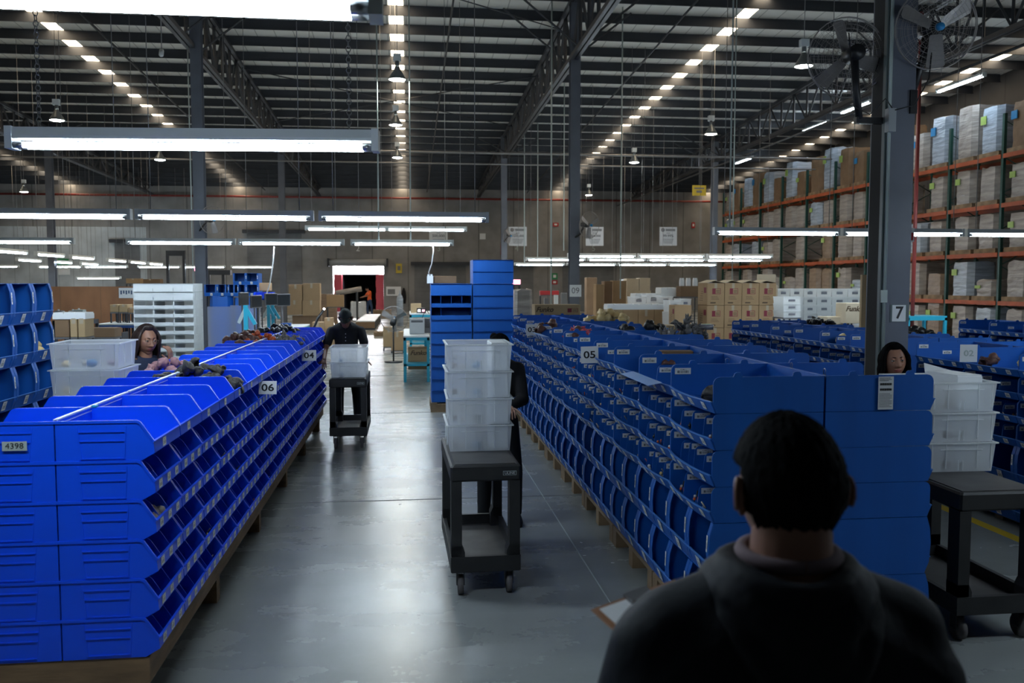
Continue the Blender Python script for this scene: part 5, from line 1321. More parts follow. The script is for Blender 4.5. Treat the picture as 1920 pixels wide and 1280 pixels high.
# other column signs
for (s, u, v, y, w_) in (('09', 1079, 545, CY1 - .17, .17), ('08', 1170, 532, 45, .25)):
    p = at(u, v, y); t = thing('column_sign', 'white sign reading %s' % {'09': 'zero nine on the far column', '08': 'zero eight hanging beyond the far column'}[s], 'sign', p); MB().box(-w_, w_, 0, .006, -w_, w_, 'paper').build('board', t); text(s, 'number_print', w_ * 1.4, 'grey_ink', t, (0, -.003, 0), FACE_CAM)
    if s == '08': MB().cyl((0, .02, w_), (0, .02, ROOF(y) - p.z), .01, 'steel_wire', 5).build('cord', t)
for i, (u, s, y) in enumerate(((822, '500,000', 46), (971, '1,000,000', 46), (1115, '1,500,000', 46), (1253, '99.99%', 46))):
    p = at(u, 443, y); t = thing('banner', 'white hanging banner with grey lettering, %s from the dock' % ORD[i], 'banner', p, 0, 'hanging banners')
    MB().box(-.48, .48, -.004, .004, -.5, .5, 'banner_white').build('sheet', t); text(s, 'banner_print', .2 if len(s) < 8 else .165, 'grey_ink', t, (0, -.008, .02), FACE_CAM, bold=.006)
    b = MB()
    for k in range(4): b.box(-.3 + .02 * k, .3 - .03 * k, -.007, -.005, -.16 - .07 * k, -.13 - .07 * k, 'door_grey')
    b.box(-.1, .1, -.007, -.005, .16, .19, 'door_grey').build('small_print', t)
    b = MB().cyl((-.3, -.006, .34), (-.3, -.004, .34), .1, 'grey_ink', 16).box(-.15, .38, -.007, -.005, .28, .40, 'door_grey'); b.build('emblem', t)
    b = MB()
    for x in (-.46, .46): b.cyl((x, 0, .5), (x, 0, ROOF(y) - p.z), .006, 'steel_wire', 4)
    b.build('cord', t)
p = at(1311, 357, 30); t = thing('hanging_sign', 'small yellow sign hanging near the pallet racking', 'sign', p); MB().box(-.25, .25, 0, .01, -.18, .18, 'sign_yellow').build('board', t); MB().box(-.18, .18, -.003, 0, .05, .1, 'grey_ink').box(-.1, .1, -.003, 0, -.08, .0, 'grey_ink').build('print', t); MB().cyl((0, .02, .18), (0, .02, ROOF(30) - p.z), .008, 'steel_wire', 4).build('cord', t)
for i, (u, v, sx_, sz_, m, lab) in enumerate([(1300, 422, .12, .2, 'red_paint', 'small red fire sign on the back wall near the racking'), (1042, 421, .2, .13, 'red_paint', 'red sign with white figure between the banners'), (748, 503, .2, .32, 'sign_yellow', 'yellow caution sign on the back wall beside the dock'),
        (1040, 518, .2, .22, 'sign_green', 'green sign low on the back wall behind the columns'), (1040, 529, .2, .15, 'red_paint', 'red sign under the green one on the back wall'), (943, 467, .16, .4, 'red_paint', 'red and white sign beside the small far fan'), (905, 443, .2, .2, 'table_white', 'small pale box high on the back wall between the banners'),
        (118, 492, .35, .25, 'sign_green', 'pale blue round sign on the panelled wall'), (120, 508, .35, .25, 'table_white', 'white sign below the blue one on the panelled wall')]):
    p = at(u, v, BACK - .06); t = thing('wall_sign', lab, 'sign', p); MB().box(-sx_, sx_, 0, .04, -sz_, sz_, m).build('board', t); MB().box(-sx_ * .5, sx_ * .5, -.004, 0, -sz_ * .4, sz_ * .5, 'paper' if m != 'sign_yellow' else 'grey_ink').build('print', t)
for u, v, y in ((1708, 470, 12),): pass
# drop poles and cables
for i, (u, v0, v1, y) in enumerate(((1368, 76, 430, 15.4), (1163, 245, 560, 26), (1033, 262, 596, 25), (983, 362, 495, 40), (1008, 340, 490, 40), (1372, 256, 560, 22), (770, 236, 450, 20.6), (710, 105, 450, 20.6), (1057, 310, 470, 34), (365, 190, 640, 24.6))):
    p = at(u, v0, y); q = at(u, v1, y); tag(MB().cyl((q.x, y, q.z), (q.x, y, ROOF(y) - .01), .016 if y < 25 else .022, 'conduit', 8).build('drop_pole'), 'thin pale conduit dropping from the roof, %s of ten by distance' % ORD[i], 'conduit', 'conduit drops')
for i, (u0, v0, u1, v1, y) in enumerate(((514, 462, 499, 575, 20.7), (812, 456, 806, 520, 20.7))):
    p = at(u0, v0, y); q = at(u1, v1, y); d = Vector((.08, 0, 0)); tag(MB().tube([p, p.lerp(q, .25) + d * .3, p.lerp(q, .6) + d * .2, p.lerp(q, .85) - d * .5, q], .014, 'table_white', 6).build('power_cable'), ('white cable hanging down to the teal posts', 'white cable hanging down to the blue tower')[i], 'cable')
for i, (u0, v0, u1, v1, y, m, lab) in enumerate(((962, 524, 976, 533, 20.4, 'led_pink', 'pink glowing lamp box above the grey wrapped pallet'), (1013, 545, 1048, 553, 30, 'red_paint', 'dark red rack bar behind the long tan carton'),
        (1040, 553, 1047, 571, 29, 'fixture_white', 'narrow white panel behind the long tan carton'), (1053, 549, 1063, 571, 29, 'door_grey', 'grey panel beside the column with number nine'), (1021, 559, 1029, 571, 29, 'grey_plastic', 'dark grey box behind the long tan carton'))):
    p = at(u0, v0, y); q = at(u1, v1, y); t = thing('equipment_box', lab, 'box', ((p.x + q.x) / 2, y, q.z)); hx = (q.x - p.x) / 2
    MB().bevbox(-hx, hx, 0, .2, 0, p.z - q.z, m, .008).build('case', t); MB().box(-hx * .8, hx * .8, .02, .18, p.z - q.z, p.z - q.z + .01, 'grey_plastic').build('lid', t)
# little security camera, tape roll, clips
p = at(303, 95, 20); t = thing('security_camera', 'small white camera hanging below the roof', 'camera', p); MB().cyl((0, 0, 0), (0, 0, ROOF(20) - p.z - .03), .012, 'steel_wire', 5).build('rod', t); MB().cyl((0, 0, 0), (.02, -.12, -.12), .05, 'table_white', 10).build('camera_body', t)
p = at(1171, 604, 8.2); tag(MB().lathe([(.05, 0), (.068, 0), (.068, .05), (.05, .05), (.05, 0)], 'toy_silver', 20, caps=False).cyl((0, 0, .0), (0, 0, .05), .05, 'sign_green', 16).build('tape_roll', loc=(2.8, 8.0, RT + .03)), 'round tin standing by the grey toy parts on the middle rack', 'tin')
for i, (x, y) in enumerate(((1.86, RY0 + .715), (2.11, RY0 + .40), (2.13, RY0 + .05))):
    t = thing('binder_clip', 'black binder clip on the bin walls, %s one' % ORD[i], 'clip', (x, y, RT - .006), 0 if i == 0 else R(90)); MB().prism([(-.009, -.022), (.009, -.022), (.004, .004), (-.004, .004)], 'x', -.016, .016, 'black_plastic').build('clip_body', t); MB().tube([(-.008, 0, .004), (-.012, 0, .03), (0, 0, .036), (.012, 0, .03), (.008, 0, .004)], .0018, 'chrome', 5).build('wire_loop', t)
tag(MB().box(0, .004, -.17, .17, -.10, .005, 'cardboard').build('board_insert', loc=(1.78, RY0 + 1.55, RT + .0)), 'brown cardboard insert standing in the top bin behind number 05', 'cardboard') if False else None
for i, (x, y, z, w_, h) in enumerate(((1.86, RY0 + 1.0, RT - .15, .26, .14), (1.93, RY0 + 1.9, RT - .14, .24, .15))):
    carton('small brown cardboard box in a top bin of the middle rack, %s from near end' % ORD[i], (x, y, z - .03), w_, .10, h, R(-4), 'cardboard_dark', 'small boxes in the top bins', tape=False)
carton('small pale cardboard box in a lower bin of the middle rack', (1.60, RY0 + .78, .145 + 2 * TBH + WH + .006), .05, .12, .13, 0, 'cardboard_pale', None, tape=False)
t = thing('clear_label_holder', 'pale blue label holder folded down from a top bin lip', 'holder', (1.475, RY0 + .715 * 1.5, RT - .115), 0)
MB().add([(0, -.33, 0), (0, .33, 0), (-.085, .33, -.015), (-.085, -.33, -.015), (0, -.33, .003), (0, .33, .003), (-.085, .33, -.012), (-.085, -.33, -.012)], [(0, 1, 2, 3), (7, 6, 5, 4), (0, 4, 5, 1), (1, 5, 6, 2), (2, 6, 7, 3), (3, 7, 4, 0)], 'holder_blue').build('holder_sheet', t)
t = thing('clear_label_holder', 'pale blue label holder sticking out beside sign zero three', 'holder', (1.465, 9.35, RT - .10), 0)
MB().add([(0, -.33, 0), (0, .33, 0), (-.085, .33, .015), (-.085, -.33, .015), (0, -.33, .003), (0, .33, .003), (-.085, .33, .018), (-.085, -.33, .018)], [(0, 1, 2, 3), (7, 6, 5, 4), (0, 4, 5, 1), (1, 5, 6, 2), (2, 6, 7, 3), (3, 7, 4, 0)], 'holder_blue').build('holder_sheet', t)

# ------------------------------------------------------------------ fans
def fan(lab, loc, direction, post=None, D=.76, grille_m='fan_metal', hub='hub_blue', spin=0.):
    """wall or pedestal fan: head faces 'direction'"""
    t = thing('wall_fan' if post != 'pedestal' else 'pedestal_fan', lab, 'fan', loc)
    d = Vector(direction).normalized(); q = d.to_track_quat('Z', 'Y').to_matrix().to_4x4(); r = D / 2
    b = MB()
    for s in (-1, 1):
        for k in range(9):
            rr_ = r * (.14 + .86 * k / 8); zz = s * .09 * math.sqrt(max(0, 1 - (k / 8) ** 2)) + s * .012
            b.tube([(rr_ * math.cos(a * PI / 16), rr_ * math.sin(a * PI / 16), zz) for a in range(33)], .0015 if k < 8 else .005, grille_m, 5, M=q, caps=False)
        for a in range(24):
            an = a * PI / 12; b.tube([(r * x * math.cos(an), r * x * math.sin(an), s * .09 * math.sqrt(max(0, 1 - x * x)) + s * .012) for x in (.14, .4, .7, .9, 1)], .0014, grille_m, 4, M=q)
    b.build('guard', t)
    b = MB()
    for k in range(3):
        a = spin + k * 2 * PI / 3; u = Vector((math.cos(a), math.sin(a), 0)); w_ = Vector((-math.sin(a), math.cos(a), 0)); pts = []
        for (x, y, z) in ((.16, -.12, -.02), (.9, -.20, -.035), (.96, -.1, -.02), (.96, .12, .03), (.9, .18, .04), (.16, .12, .02)): pts.append(u * (x * r) + w_ * (y * r) + Vector((0, 0, z)))
        v = pts + [p + Vector((0, 0, .004)) for p in pts]; f = [tuple(range(6)), tuple(range(11, 5, -1))] + [(i, (i + 1) % 6, (i + 1) % 6 + 6, i + 6) for i in range(6)]
        b.add(v, f, 'fan_metal', False, q)
    b.build('blade', t)
    MB().cyl((0, 0, .05), (0, 0, .105), .036, hub, 16, M=q).build('hub', t)
    MB().cyl((0, 0, -.06), (0, 0, -.28), .075, 'black_plastic', 16, M=q).build('motor', t)
    return t, q
m_back = lambda q: q @ Vector((0, 0, -.2))
p = at(1588, 108, 8.25)
t, q = fan('black framed wall fan on the aisle side of column seven', p, (.12, .95, .05), spin=R(75), hub='black_plastic'); e = m_back(q)
MB().tube([e, e + Vector((.02, 0, -.3)), e + Vector((.06, .0, -.62))], .035, 'black_plastic', 10).build('arm', t)
MB().box(e.x + .02, 4.55 - p.x, e.y - .03, e.y + .03, e.z - .66, e.z - .60, 'black_plastic').build('bracket', t)
p = at(1755, 52, 7.85)
t, q = fan('wall fan with a blue hub on the far side of column seven', p, (-.12, -.95, -.15), spin=R(35)); e = m_back(q)
MB().tube([e, e + Vector((-.02, 0, -.25)), e + Vector((-.10, .06, -.62))], .035, 'black_plastic', 10).build('arm', t)
MB().box(4.80 - p.x, e.x - .08, e.y + .03, e.y + .10, e.z - .70, e.z - .62, 'black_plastic').box(4.78 - p.x, 4.85 - p.x, .14 - .01, .15, e.z - .8, e.z - .58, 'black_plastic').build('bracket', t)
p = at(1105, 422, CY1 - .5)
t, q = fan('round wall fan on the column with number nine', p, (.5, -.8, -.1), spin=.5); e = m_back(q); MB().tube([e, e + Vector((-.1, .1, -.25)), Vector((4.75 - p.x, .38, e.z - .35))], .03, 'black_plastic', 8).build('arm', t)
p = at(957, 442, CY2 - .5)
t, q = fan('small distant round wall fan on the far column', p, (.3, -.9, -.1), spin=.2); e = m_back(q); MB().tube([e, Vector((4.65 - p.x, .38, e.z - .3))], .03, 'black_plastic', 8).build('arm', t)
p = at(398, 412, CY1 - .5)
t, q = fan('dim wall fan on the column above the woman with glasses', p, (.7, -.7, -.1), spin=.8); e = m_back(q); MB().tube([e, Vector((-5.62 - p.x, .38, e.z - .3))], .03, 'black_plastic', 8).build('arm', t)
p = at(739, 598, 22.0)
t, q = fan('black pedestal fan standing in the dock aisle', p, (.1, .98, .35), 'pedestal', D=.68, spin=R(32)); e = m_back(q)
MB().cyl((e.x, e.y, e.z), (e.x, e.y, -p.z + .03), .02, 'black_plastic', 8).build('pole', t); MB().cyl((e.x, e.y, -p.z), (e.x, e.y, -p.z + .03), .22, 'black_plastic', 20).build('base', t)

# ------------------------------------------------------------------ people
def head_pts(face=1., wide=1., nl=84, nk=60):
    """head surface around (0,0,0), chin to crown .235 m, looking towards -y"""
    def g(x, s): return math.exp(-(x / s) ** 2)
    V = []
    for i in range(nk + 1):
        ph = PI * i / nk
        for j in range(nl):
            th = 2 * PI * j / nl
            x = .0765 * math.sin(ph) * math.sin(th) * wide; y = -.096 * math.sin(ph) * math.cos(th); z = .117 * math.cos(ph)
            if z < 0:
                t = -z / .117; x *= 1 - .30 * t ** 1.6
                if y > 0: y *= 1 - .42 * t ** 1.2
                else: y *= 1 - .04 * t
            if y < 0:
                f = -y / .096; k = face * max(0, min(1, f * 1.6))
                y *= .95
                nz = 0
                if z < .028: nz = max(0, min(1, (.030 - z) / .050)) if z > -.024 else max(0, 1 - (-.024 - z) / .012)
                y -= k * .026 * g(x, .0125) * nz
                y -= k * .009 * (g(x - .014, .008) + g(x + .014, .008)) * g(z + .022, .009)
                y += k * .012 * (g(x - .031, .017) + g(x + .031, .017)) * g(z - .020, .013)
                y -= k * .005 * g(z - .042, .012) * g(x, .05)
                y -= k * .004 * (g(x - .045, .02) + g(x + .045, .02)) * g(z + .018, .02)
                y -= k * .0085 * g(x, .024) * (g(z + .049, .0055) + g(z + .061, .0065))
                y += k * .0035 * g(x, .02) * g(z + .0545, .003)
                y += k * .004 * g(x, .022) * g(z + .074, .007)
                y -= k * .012 * g(x, .024) * g(z + .098, .016)
            V.append((x, y, z))
    F = []
    for i in range(nk):
        for j in range(nl):
            q = (j + 1) % nl; F.append((i * nl + j, (i + 1) * nl + j, (i + 1) * nl + q, i * nl + q))
    return V, F
def add_head(b, M, skin, face=1., wide=1., ear=1.):
    V, F = head_pts(face, wide)
    lips = []; rest = []
    for f in F:
        cx = sum(V[i][0] for i in f) / 4; cz = sum(V[i][2] for i in f) / 4; cy = sum(V[i][1] for i in f) / 4
        hw = .025 * (1 - ((cz + .055) / .014) ** 2)
        (lips if (cy < -.05 and -.0675 < cz < -.0435 and abs(cx) < hw and face > .5) else rest).append(f)
    b.add(V, rest, skin, True, M); 
    if lips: b.add(V, lips, 'lips', True, M)
    for s in (-1, 1):   # ears
        E = Matrix.Translation((s * (.081 + .010 * (ear - 1) * 3) * wide, .012, -.004)) @ Matrix.Rotation(s * R(-30 - 60 * (ear - 1)), 4, 'Z') @ Matrix.Scale(ear, 4) @ Matrix.Rotation(R(-8), 4, 'X')
        b.ball((0, 0, 0), .009, skin, .017, .031, 12, 8, M @ E)
        b.tube([(s * .004, .017 * math.cos(a * .52) + .002, .030 * math.sin(a * .52)) for a in range(-1, 8)], .0045, skin, 6, M @ E)
def face_bits(t, M, hair, glasses=False, eyes=1., smile=0., skin='skin_tan'):
    for s in (-1, 1):
        e = MB(); c = Vector((s * .031, -.0745, .019)); e.ball(c, .0125, 'eye_white', n=14, k=10, M=M)
        e.ball(c + Vector((0, .0004, .0072)), .0128, skin, n=14, k=10, M=M).ball(c + Vector((0, .0010, -.0088)), .0122, skin, n=14, k=10, M=M)
        e.ball(c + Vector((0, -.0075, -.001)), .0068, 'iris', n=10, k=8, M=M); e.build('eye', t)
        MB().tube([c + Vector((x, -.0125 + abs(x) * .30, .0022 - 12 * x * x)) for x in (-.012, -.007, 0, .007, .012)], [.0010, .0014, .0016, .0014, .0010], 'hair_black' if hair != 'hair_brown' else 'hair_brown', 6, M=M).build('eyelid', t)
        MB().tube([(s * (.012 + .0075 * k), -.0885 + .0016 * k * k, .0385 + .0042 * math.sin(k / 4.5 * PI)) for k in range(5)], [.0022, .0032, .003, .0022, .001], hair, 6, M=M).build('eyebrow', t)
    if glasses:
        b = MB()
        for s in (-1, 1):
            b.tube([(s * .031 + .0215 * math.cos(a * PI / 10), -.100 + .006 * abs(math.cos(a * PI / 10) * (1 if s * math.cos(a * PI / 10) > 0 else .1)), .012 + .0195 * math.sin(a * PI / 10)) for a in range(21)], .0013, 'lens_metal', 5, M=M, caps=False)
            b.tube([(s * .0525, -.094, .016), (s * .078, -.05, .017), (s * .084, .0, .012)], .0013, 'lens_metal', 5, M=M)
        b.tube([(-.010, -.103, .015), (0, -.106, .018), (.010, -.103, .015)], .0012, 'lens_metal', 5, M=M); b.build('glasses', t)
def smooth(t): t = max(0, min(1, t)); return t * t * (3 - 2 * t)
def hair_cap(M, m, line, T=.018, wide=1., seed=0, rough=.003, sweep=0., fade=0.):
    """hair grown out of the head surface above the hairline 'line(azimuth) -> z'"""
    V, F = head_pts(0, wide); rr = random.Random(seed); nl = 84
    W = []
    for i, p in enumerate(V):
        x, y, z = p; az = abs(math.degrees(math.atan2(x, -y))); k = smooth((z - line(az)) / .016)
        n = Vector((x, y, z * .8)).normalized(); a = math.atan2(x, -y)
        rip = math.sin(a * 23 + z * 60 + seed) * .35 + math.sin(a * 41 - z * 35) * .25
        d = k * (T * (1 - fade * (1 - smooth((z + .07) / .10))) * (1 + .35 * max(0, z / .117)) + rough * rip + rough * rr.uniform(-.5, .5)) - (1 - k) * .018
        W.append(Vector(p) + n * d + Vector((sweep * k * max(0, z) * .12, 0, 0)))
    return MB().add(W, F, m, True, M)
def fuse(b, name, parent, voxel, iters=6, extra=None, loc=None):
    """one continuous surface out of overlapping limbs, then finer pieces joined on"""
    me = b.mesh(name + '_tmp'); o = bpy.data.objects.new('tmp', me); COL.objects.link(o)
    r = o.modifiers.new('r', 'REMESH'); r.mode = 'VOXEL'; r.voxel_size = voxel; r.use_smooth_shade = True
    s = o.modifiers.new('s', 'SMOOTH'); s.factor = .5; s.iterations = iters
    dg = bpy.context.evaluated_depsgraph_get(); ev = o.evaluated_get(dg); nm = bpy.data.meshes.new_from_object(ev)
    bpy.data.objects.remove(o)
    v = [tuple(x.co) for x in nm.vertices]; f = [tuple(p.vertices) for p in nm.polygons]
    out = MB(); out.add(v, f, b.mats[0], True)
    if extra:
        off = len(out.v)
        for p_ in extra.v: out.v.append(p_)
        for f_, mi, sm in zip(extra.f, extra.m, extra.sm):
            out.f.append(tuple(i + off for i in f_)); out.m.append(out.mi(extra.mats[mi])); out.sm.append(sm)
    bpy.data.meshes.remove(nm); bpy.data.meshes.remove(me)
    return out.build(name, parent, loc)
def hand(b, wrist, d, n, side, curl=.5, m='skin_tan', spread=1., s=1., nails=None):
    """palm, four separate fingers and a thumb; d: towards the fingertips, n: out of the back of the hand"""
    d = Vector(d).normalized(); n = Vector(n); n = (n - d * n.dot(d)).normalized(); w_ = d.cross(n) * side; wr = Vector(wrist)
    P = lambda a, c, e: wr + d * (a * s) + w_ * (c * s) + n * (e * s)
    for c in (-.026, -.009, .009, .026): b.capsule(P(.0, c * .6, 0), P(.082, c, 0), .015 * s, .0115 * s, m, 10)
    for k, (c, L) in enumerate(((.029, .066), (.0095, .076), (-.0105, .070), (-.030, .054))):
        p = P(.084, c, 0); a = 0; cu = curl * (1 + .12 * (k % 3)); q = d.copy(); seg = (.45, .30, .25); r0 = .0088
        for g_, sl in enumerate(seg):
            a += cu * (.5, .8, .6)[g_]; q = (d * math.cos(a) - n * math.sin(a) + w_ * (c * 1.4 * spread)).normalized(); e = p + q * (L * sl * s * 1.05)
            b.capsule(p, e, (r0 - .0008 * g_) * s, (r0 - .0008 * (g_ + 1)) * s, m, 8); p = e
        if nails: b.ball(p + n * .006 * s, .0055, nails, n=6, k=5)
    p = P(.022, .026, -.004); q = (d * .55 + w_ * .75 - n * .25).normalized()
    for L, r0, r1 in ((.036, .0125, .0105), (.030, .0105, .0092), (.024, .0092, .0075)):
        e = p + q * (L * s); b.capsule(p, e, r0 * s, r1 * s, m, 8); p = e; q = (q + d * .25 - n * .18).normalized()
def HM(c, yaw=0, pitch=0, roll=0, s=1.): return Matrix.Translation(c) @ Matrix.Rotation(yaw, 4, 'Z') @ Matrix.Rotation(pitch, 4, 'X') @ Matrix.Rotation(roll, 4, 'Y') @ Matrix.Scale(s, 4)
def torso(b, H, m, inf=0., sh=.185, lean=0., belly=.0, z1=None):
    k = H / 1.68; S_ = [(.90, .150, .105), (.98, .145, .10 + belly), (1.08, .135 + belly * .5, .095 + belly), (1.18, .145, .105 + belly * .4), (1.28, .160, .108), (1.35, sh * .90, .095), (1.395, sh * .68, .072), (1.425, .075, .058)]
    b.loft([(0, lean * (z - .9), z * k, (a + inf) * k, (c + inf) * k) for z, a, c in S_ if z1 is None or z <= z1], m)
def limb(b, pts, rs, m, inf=0.):
    for i in range(len(pts) - 1): b.capsule(pts[i], pts[i + 1], rs[i] + inf, rs[i + 1] + inf, m, 12)
def shoes(t, feet, m='black_plastic'):
    for (x, y, rz) in feet:
        M_ = Matrix.Translation((x, y, 0)) @ Matrix.Rotation(rz, 4, 'Z')
        MB().loft([(0, -.03, 0, .046, .135), (0, -.03, .03, .048, .137), (0, -.02, .055, .042, .115), (0, .03, .085, .036, .062), (0, .045, .11, .034, .045)], m, 16, M_).build('shoe', t)
def person(lab, loc, rz, H, skin, top, bottom, arms, legs, head, hairf, sleeve='short', hands=None, lean=0., sh=.185, voxel=.009, top_name='shirt', glasses=False, hairm='hair_black', face=True, neck=.052, belly=0., headwide=1.):
    """arms: two lists shoulder, elbow, wrist; legs: two lists hip, knee, ankle; head: (centre, yaw, pitch, roll)"""
    t = thing('person', lab, 'person', loc, rz); k = H / 1.68
    b = MB(); torso(b, H, skin, -.012, sh, lean, belly)
    hc, hy, hp, hr = head; HMx = HM(hc, hy, hp, hr, k)
    nb_ = Vector((0, lean * .5, 1.38 * k)); b.capsule(nb_, Vector(hc) + Vector((0, .012, -.075)) * k, neck * k * 1.15, neck * k, skin, 14)
    for A in arms: limb(b, A, [.045 * k, .036 * k, .026 * k], skin)
    for L in legs: limb(b, L, [.078 * k, .052 * k, .038 * k], skin)
    ex = MB(); add_head(ex, HMx, skin, 1. if face else .8, headwide)
    if hands:
        for i, (d, n, side, curl, nl) in enumerate(hands):
            if d is None: continue
            hb = MB(); hand(hb, arms[i][-1], d, n, side, curl, skin, 1., k, nl)
            off = len(ex.v); ex.v += hb.v
            for f_, mi, sm in zip(hb.f, hb.m, hb.sm): ex.f.append(tuple(j + off for j in f_)); ex.m.append(ex.mi(hb.mats[mi])); ex.sm.append(sm)
    fuse(b, 'body', t, voxel, 6, ex)
    c = MB(); torso(c, H, top, .008, sh, lean, belly); c.loft([(0, 0, .86 * k, (.158) * k, .125 * k), (0, 0, .93 * k, .155 * k, .12 * k)], top)
    for A in arms:
        A = [Vector(p) for p in A]; sg = 1 if A[0].x > 0 else -1
        c.capsule((sg * .05 * k, A[0].y * .6, 1.395 * k), A[0] + Vector((-sg * .01, 0, -.01)), .050 * k, .060 * k, top, 12)
        if sleeve == 'short': limb(c, [A[0], A[0].lerp(A[1], .62)], [.060 * k, .062 * k], top)
        else: limb(c, [A[0], A[1], A[1].lerp(A[2], .93)], [.064 * k, .054 * k, .040 * k], top)
    fuse(c, top_name, t, .011, 5)
    c = MB(); c.loft([(0, 0, .80 * k, .155 * k, .11 * k), (0, 0, .88 * k, .160 * k, .115 * k), (0, 0, .95 * k, .148 * k, .108 * k)], bottom)
    for L in legs: limb(c, [Vector(p) for p in L], [.092 * k, .066 * k, .056 * k], bottom)
    fuse(c, 'trousers', t, .012, 4)
    shoes(t, [(L[2][0], L[2][1] - .02, 0) for L in legs])
    hairf(t, HMx)
    if face: face_bits(t, HMx, hairm, glasses, skin=skin)
    return t
def L2(x, y=0, k=1., y2=None): return [(x, 0, .88 * k), (x * 1.05, y - .02, .48 * k), (x * 1.05, y if y2 is None else y2, .09 * k)]
def long_hair(line, m, azs, drop, T=.02, r=.013, tips=None, fwd=0.):
    def f(t, M):
        hair_cap(M, m, line, T).build('hair', t)
        b = MB(); rr = random.Random(3)
        for az, front in azs:
            a = R(az); pts = []
            for i in range(5):
                ph = R(35 + 17 * i); pts.append(Vector(((.0765 + T) * math.sin(ph) * math.sin(a), -(.096 + T) * math.sin(ph) * math.cos(a), .117 * math.cos(ph) + .004)))
            e = pts[-1]
            for i in range(1, 7):
                q = i / 6; pts.append(Vector((e.x * (1 + .10 * math.sin(q * 3)) + rr.uniform(-.005, .005), e.y * (1 - .1 * q) + .02 * q - fwd * q * (1 if e.y < 0.03 else 0), e.z - drop * q * rr.uniform(.92, 1.05))))
            b.tube(pts, [r * .5, r * .8, r, r, r] + [r * (1 - .09 * i) for i in range(1, 6)] + [r * .25], m, 7, M=M)
            if tips: b.tube([p_ + Vector((.001, -.002, 0)) for p_ in pts[8:]], [r * .8, r * .65, r * .2], tips, 7, M=M)
        b.build('hair_lock', t)
    return f
FRONT = lambda az, hi, side, nape: hi if az < 42 else (hi + (side - hi) * smooth((az - 42) / 30) if az < 72 else (side if az < 105 else side + (nape - side) * smooth((az - 105) / 40)))
# woman with glasses behind the plastic rack, touching her glasses
K = 1.62 / 1.68
azsA = [(a, 0) for a in range(70, 296, 8)]
person('woman with long brown hair and glasses, hand raised to her face', (-2.11, 7.32, 0), R(46), 1.62, 'skin_tan', 'navy', 'trousers',
       [[(-.175, 0, 1.32), (-.25, -.05, 1.05), (-.17, -.22, .98)], [(.175, 0, 1.32), (.25, -.10, 1.08), (.115, -.185, 1.335)]], [L2(-.09, 0), L2(.09, 0)],
       ((0, -.03, 1.502), R(-4), R(8), R(2)), long_hair(lambda az: FRONT(az, .092, .03, -.06), 'hair_brown', azsA, .17, .024, .016, 'hair_brown_tips', .0), 'long',
       [((0, -.9, -.2), (0, 0, 1), 1, .5, None), ((-.12, -.12, .95), (.6, -.75, .1), -1, .62, 'nail_pink')], 0, .17, glasses=True, hairm='hair_brown')
# smiling woman between the racks at the right
azsB = [(a, 0) for a in range(70, 296, 8)]
person('smiling woman with long black hair behind the near rack end', (3.30, 5.62, 0), R(-22), 1.56, 'skin_tan', 'shirt_black', 'trousers',
       [[(-.16, 0, 1.26), (-.20, -.08, 1.02), (-.12, -.26, .95)], [(.16, 0, 1.26), (.20, -.08, 1.02), (.10, -.26, 1.02)]], [L2(-.09, 0, .93), L2(.09, 0, .93)],
       ((0, -.02, 1.432), R(10), R(2), R(-4)), long_hair(lambda az: FRONT(az, .088, .03, -.06), 'hair_black', azsB, .20, .022, .015), 'long',
       [((0, -.9, -.2), (0, 0, 1), 1, .7, None), ((0, -.9, .1), (0, 0, 1), -1, .9, None)], 0, .165)
# woman bending behind the front cart
def bun_hair(t, M):
    hair_cap(M, 'hair_black', lambda az: FRONT(az, .055, .03, -.055), .010).build('hair', t)
    MB().ball((0, .115, .03), .036, 'hair_black', noise=.05, seed=4, M=M).build('hair_bun', t)
    b = MB(); b.tube([(s_ * .0, 0, 0) for s_ in (0,)] if False else [(.092 * math.cos(a), .0, .105 * math.sin(a) + .01) for a in [i * PI / 12 for i in range(13)]], .005, 'black_plastic', 6, M=M); b.cyl((-.098, 0, -.005), (-.080, 0, -.005), .025, 'black_plastic', M=M); b.cyl((.098, 0, -.005), (.080, 0, -.005), .025, 'black_plastic', M=M); b.build('headset', t)
person('woman in black with tied hair and headset behind the stacked totes', (.70, 6.95, 0), R(2), 1.62, 'skin_light', 'shirt_black', 'trousers',
       [[(-.17, 0, 1.28), (-.20, -.10, 1.04), (-.17, -.38, .93)], [(.17, 0, 1.28), (.20, -.08, 1.04), (.05, -.33, 1.02)]], [[(-.09, 0, .86), (-.10, -.02, .47), (-.10, .04, .09)], [(.09, 0, .86), (.14, -.06, .47), (.17, .10, .09)]],
       ((.0, -.10, 1.455), R(20), R(32), R(8)), bun_hair, 'long', [((0, -.9, -.2), (0, 0, 1), 1, .6, None), ((0, -.9, -.2), (0, 0, 1), -1, .6, None)], 0, .18)
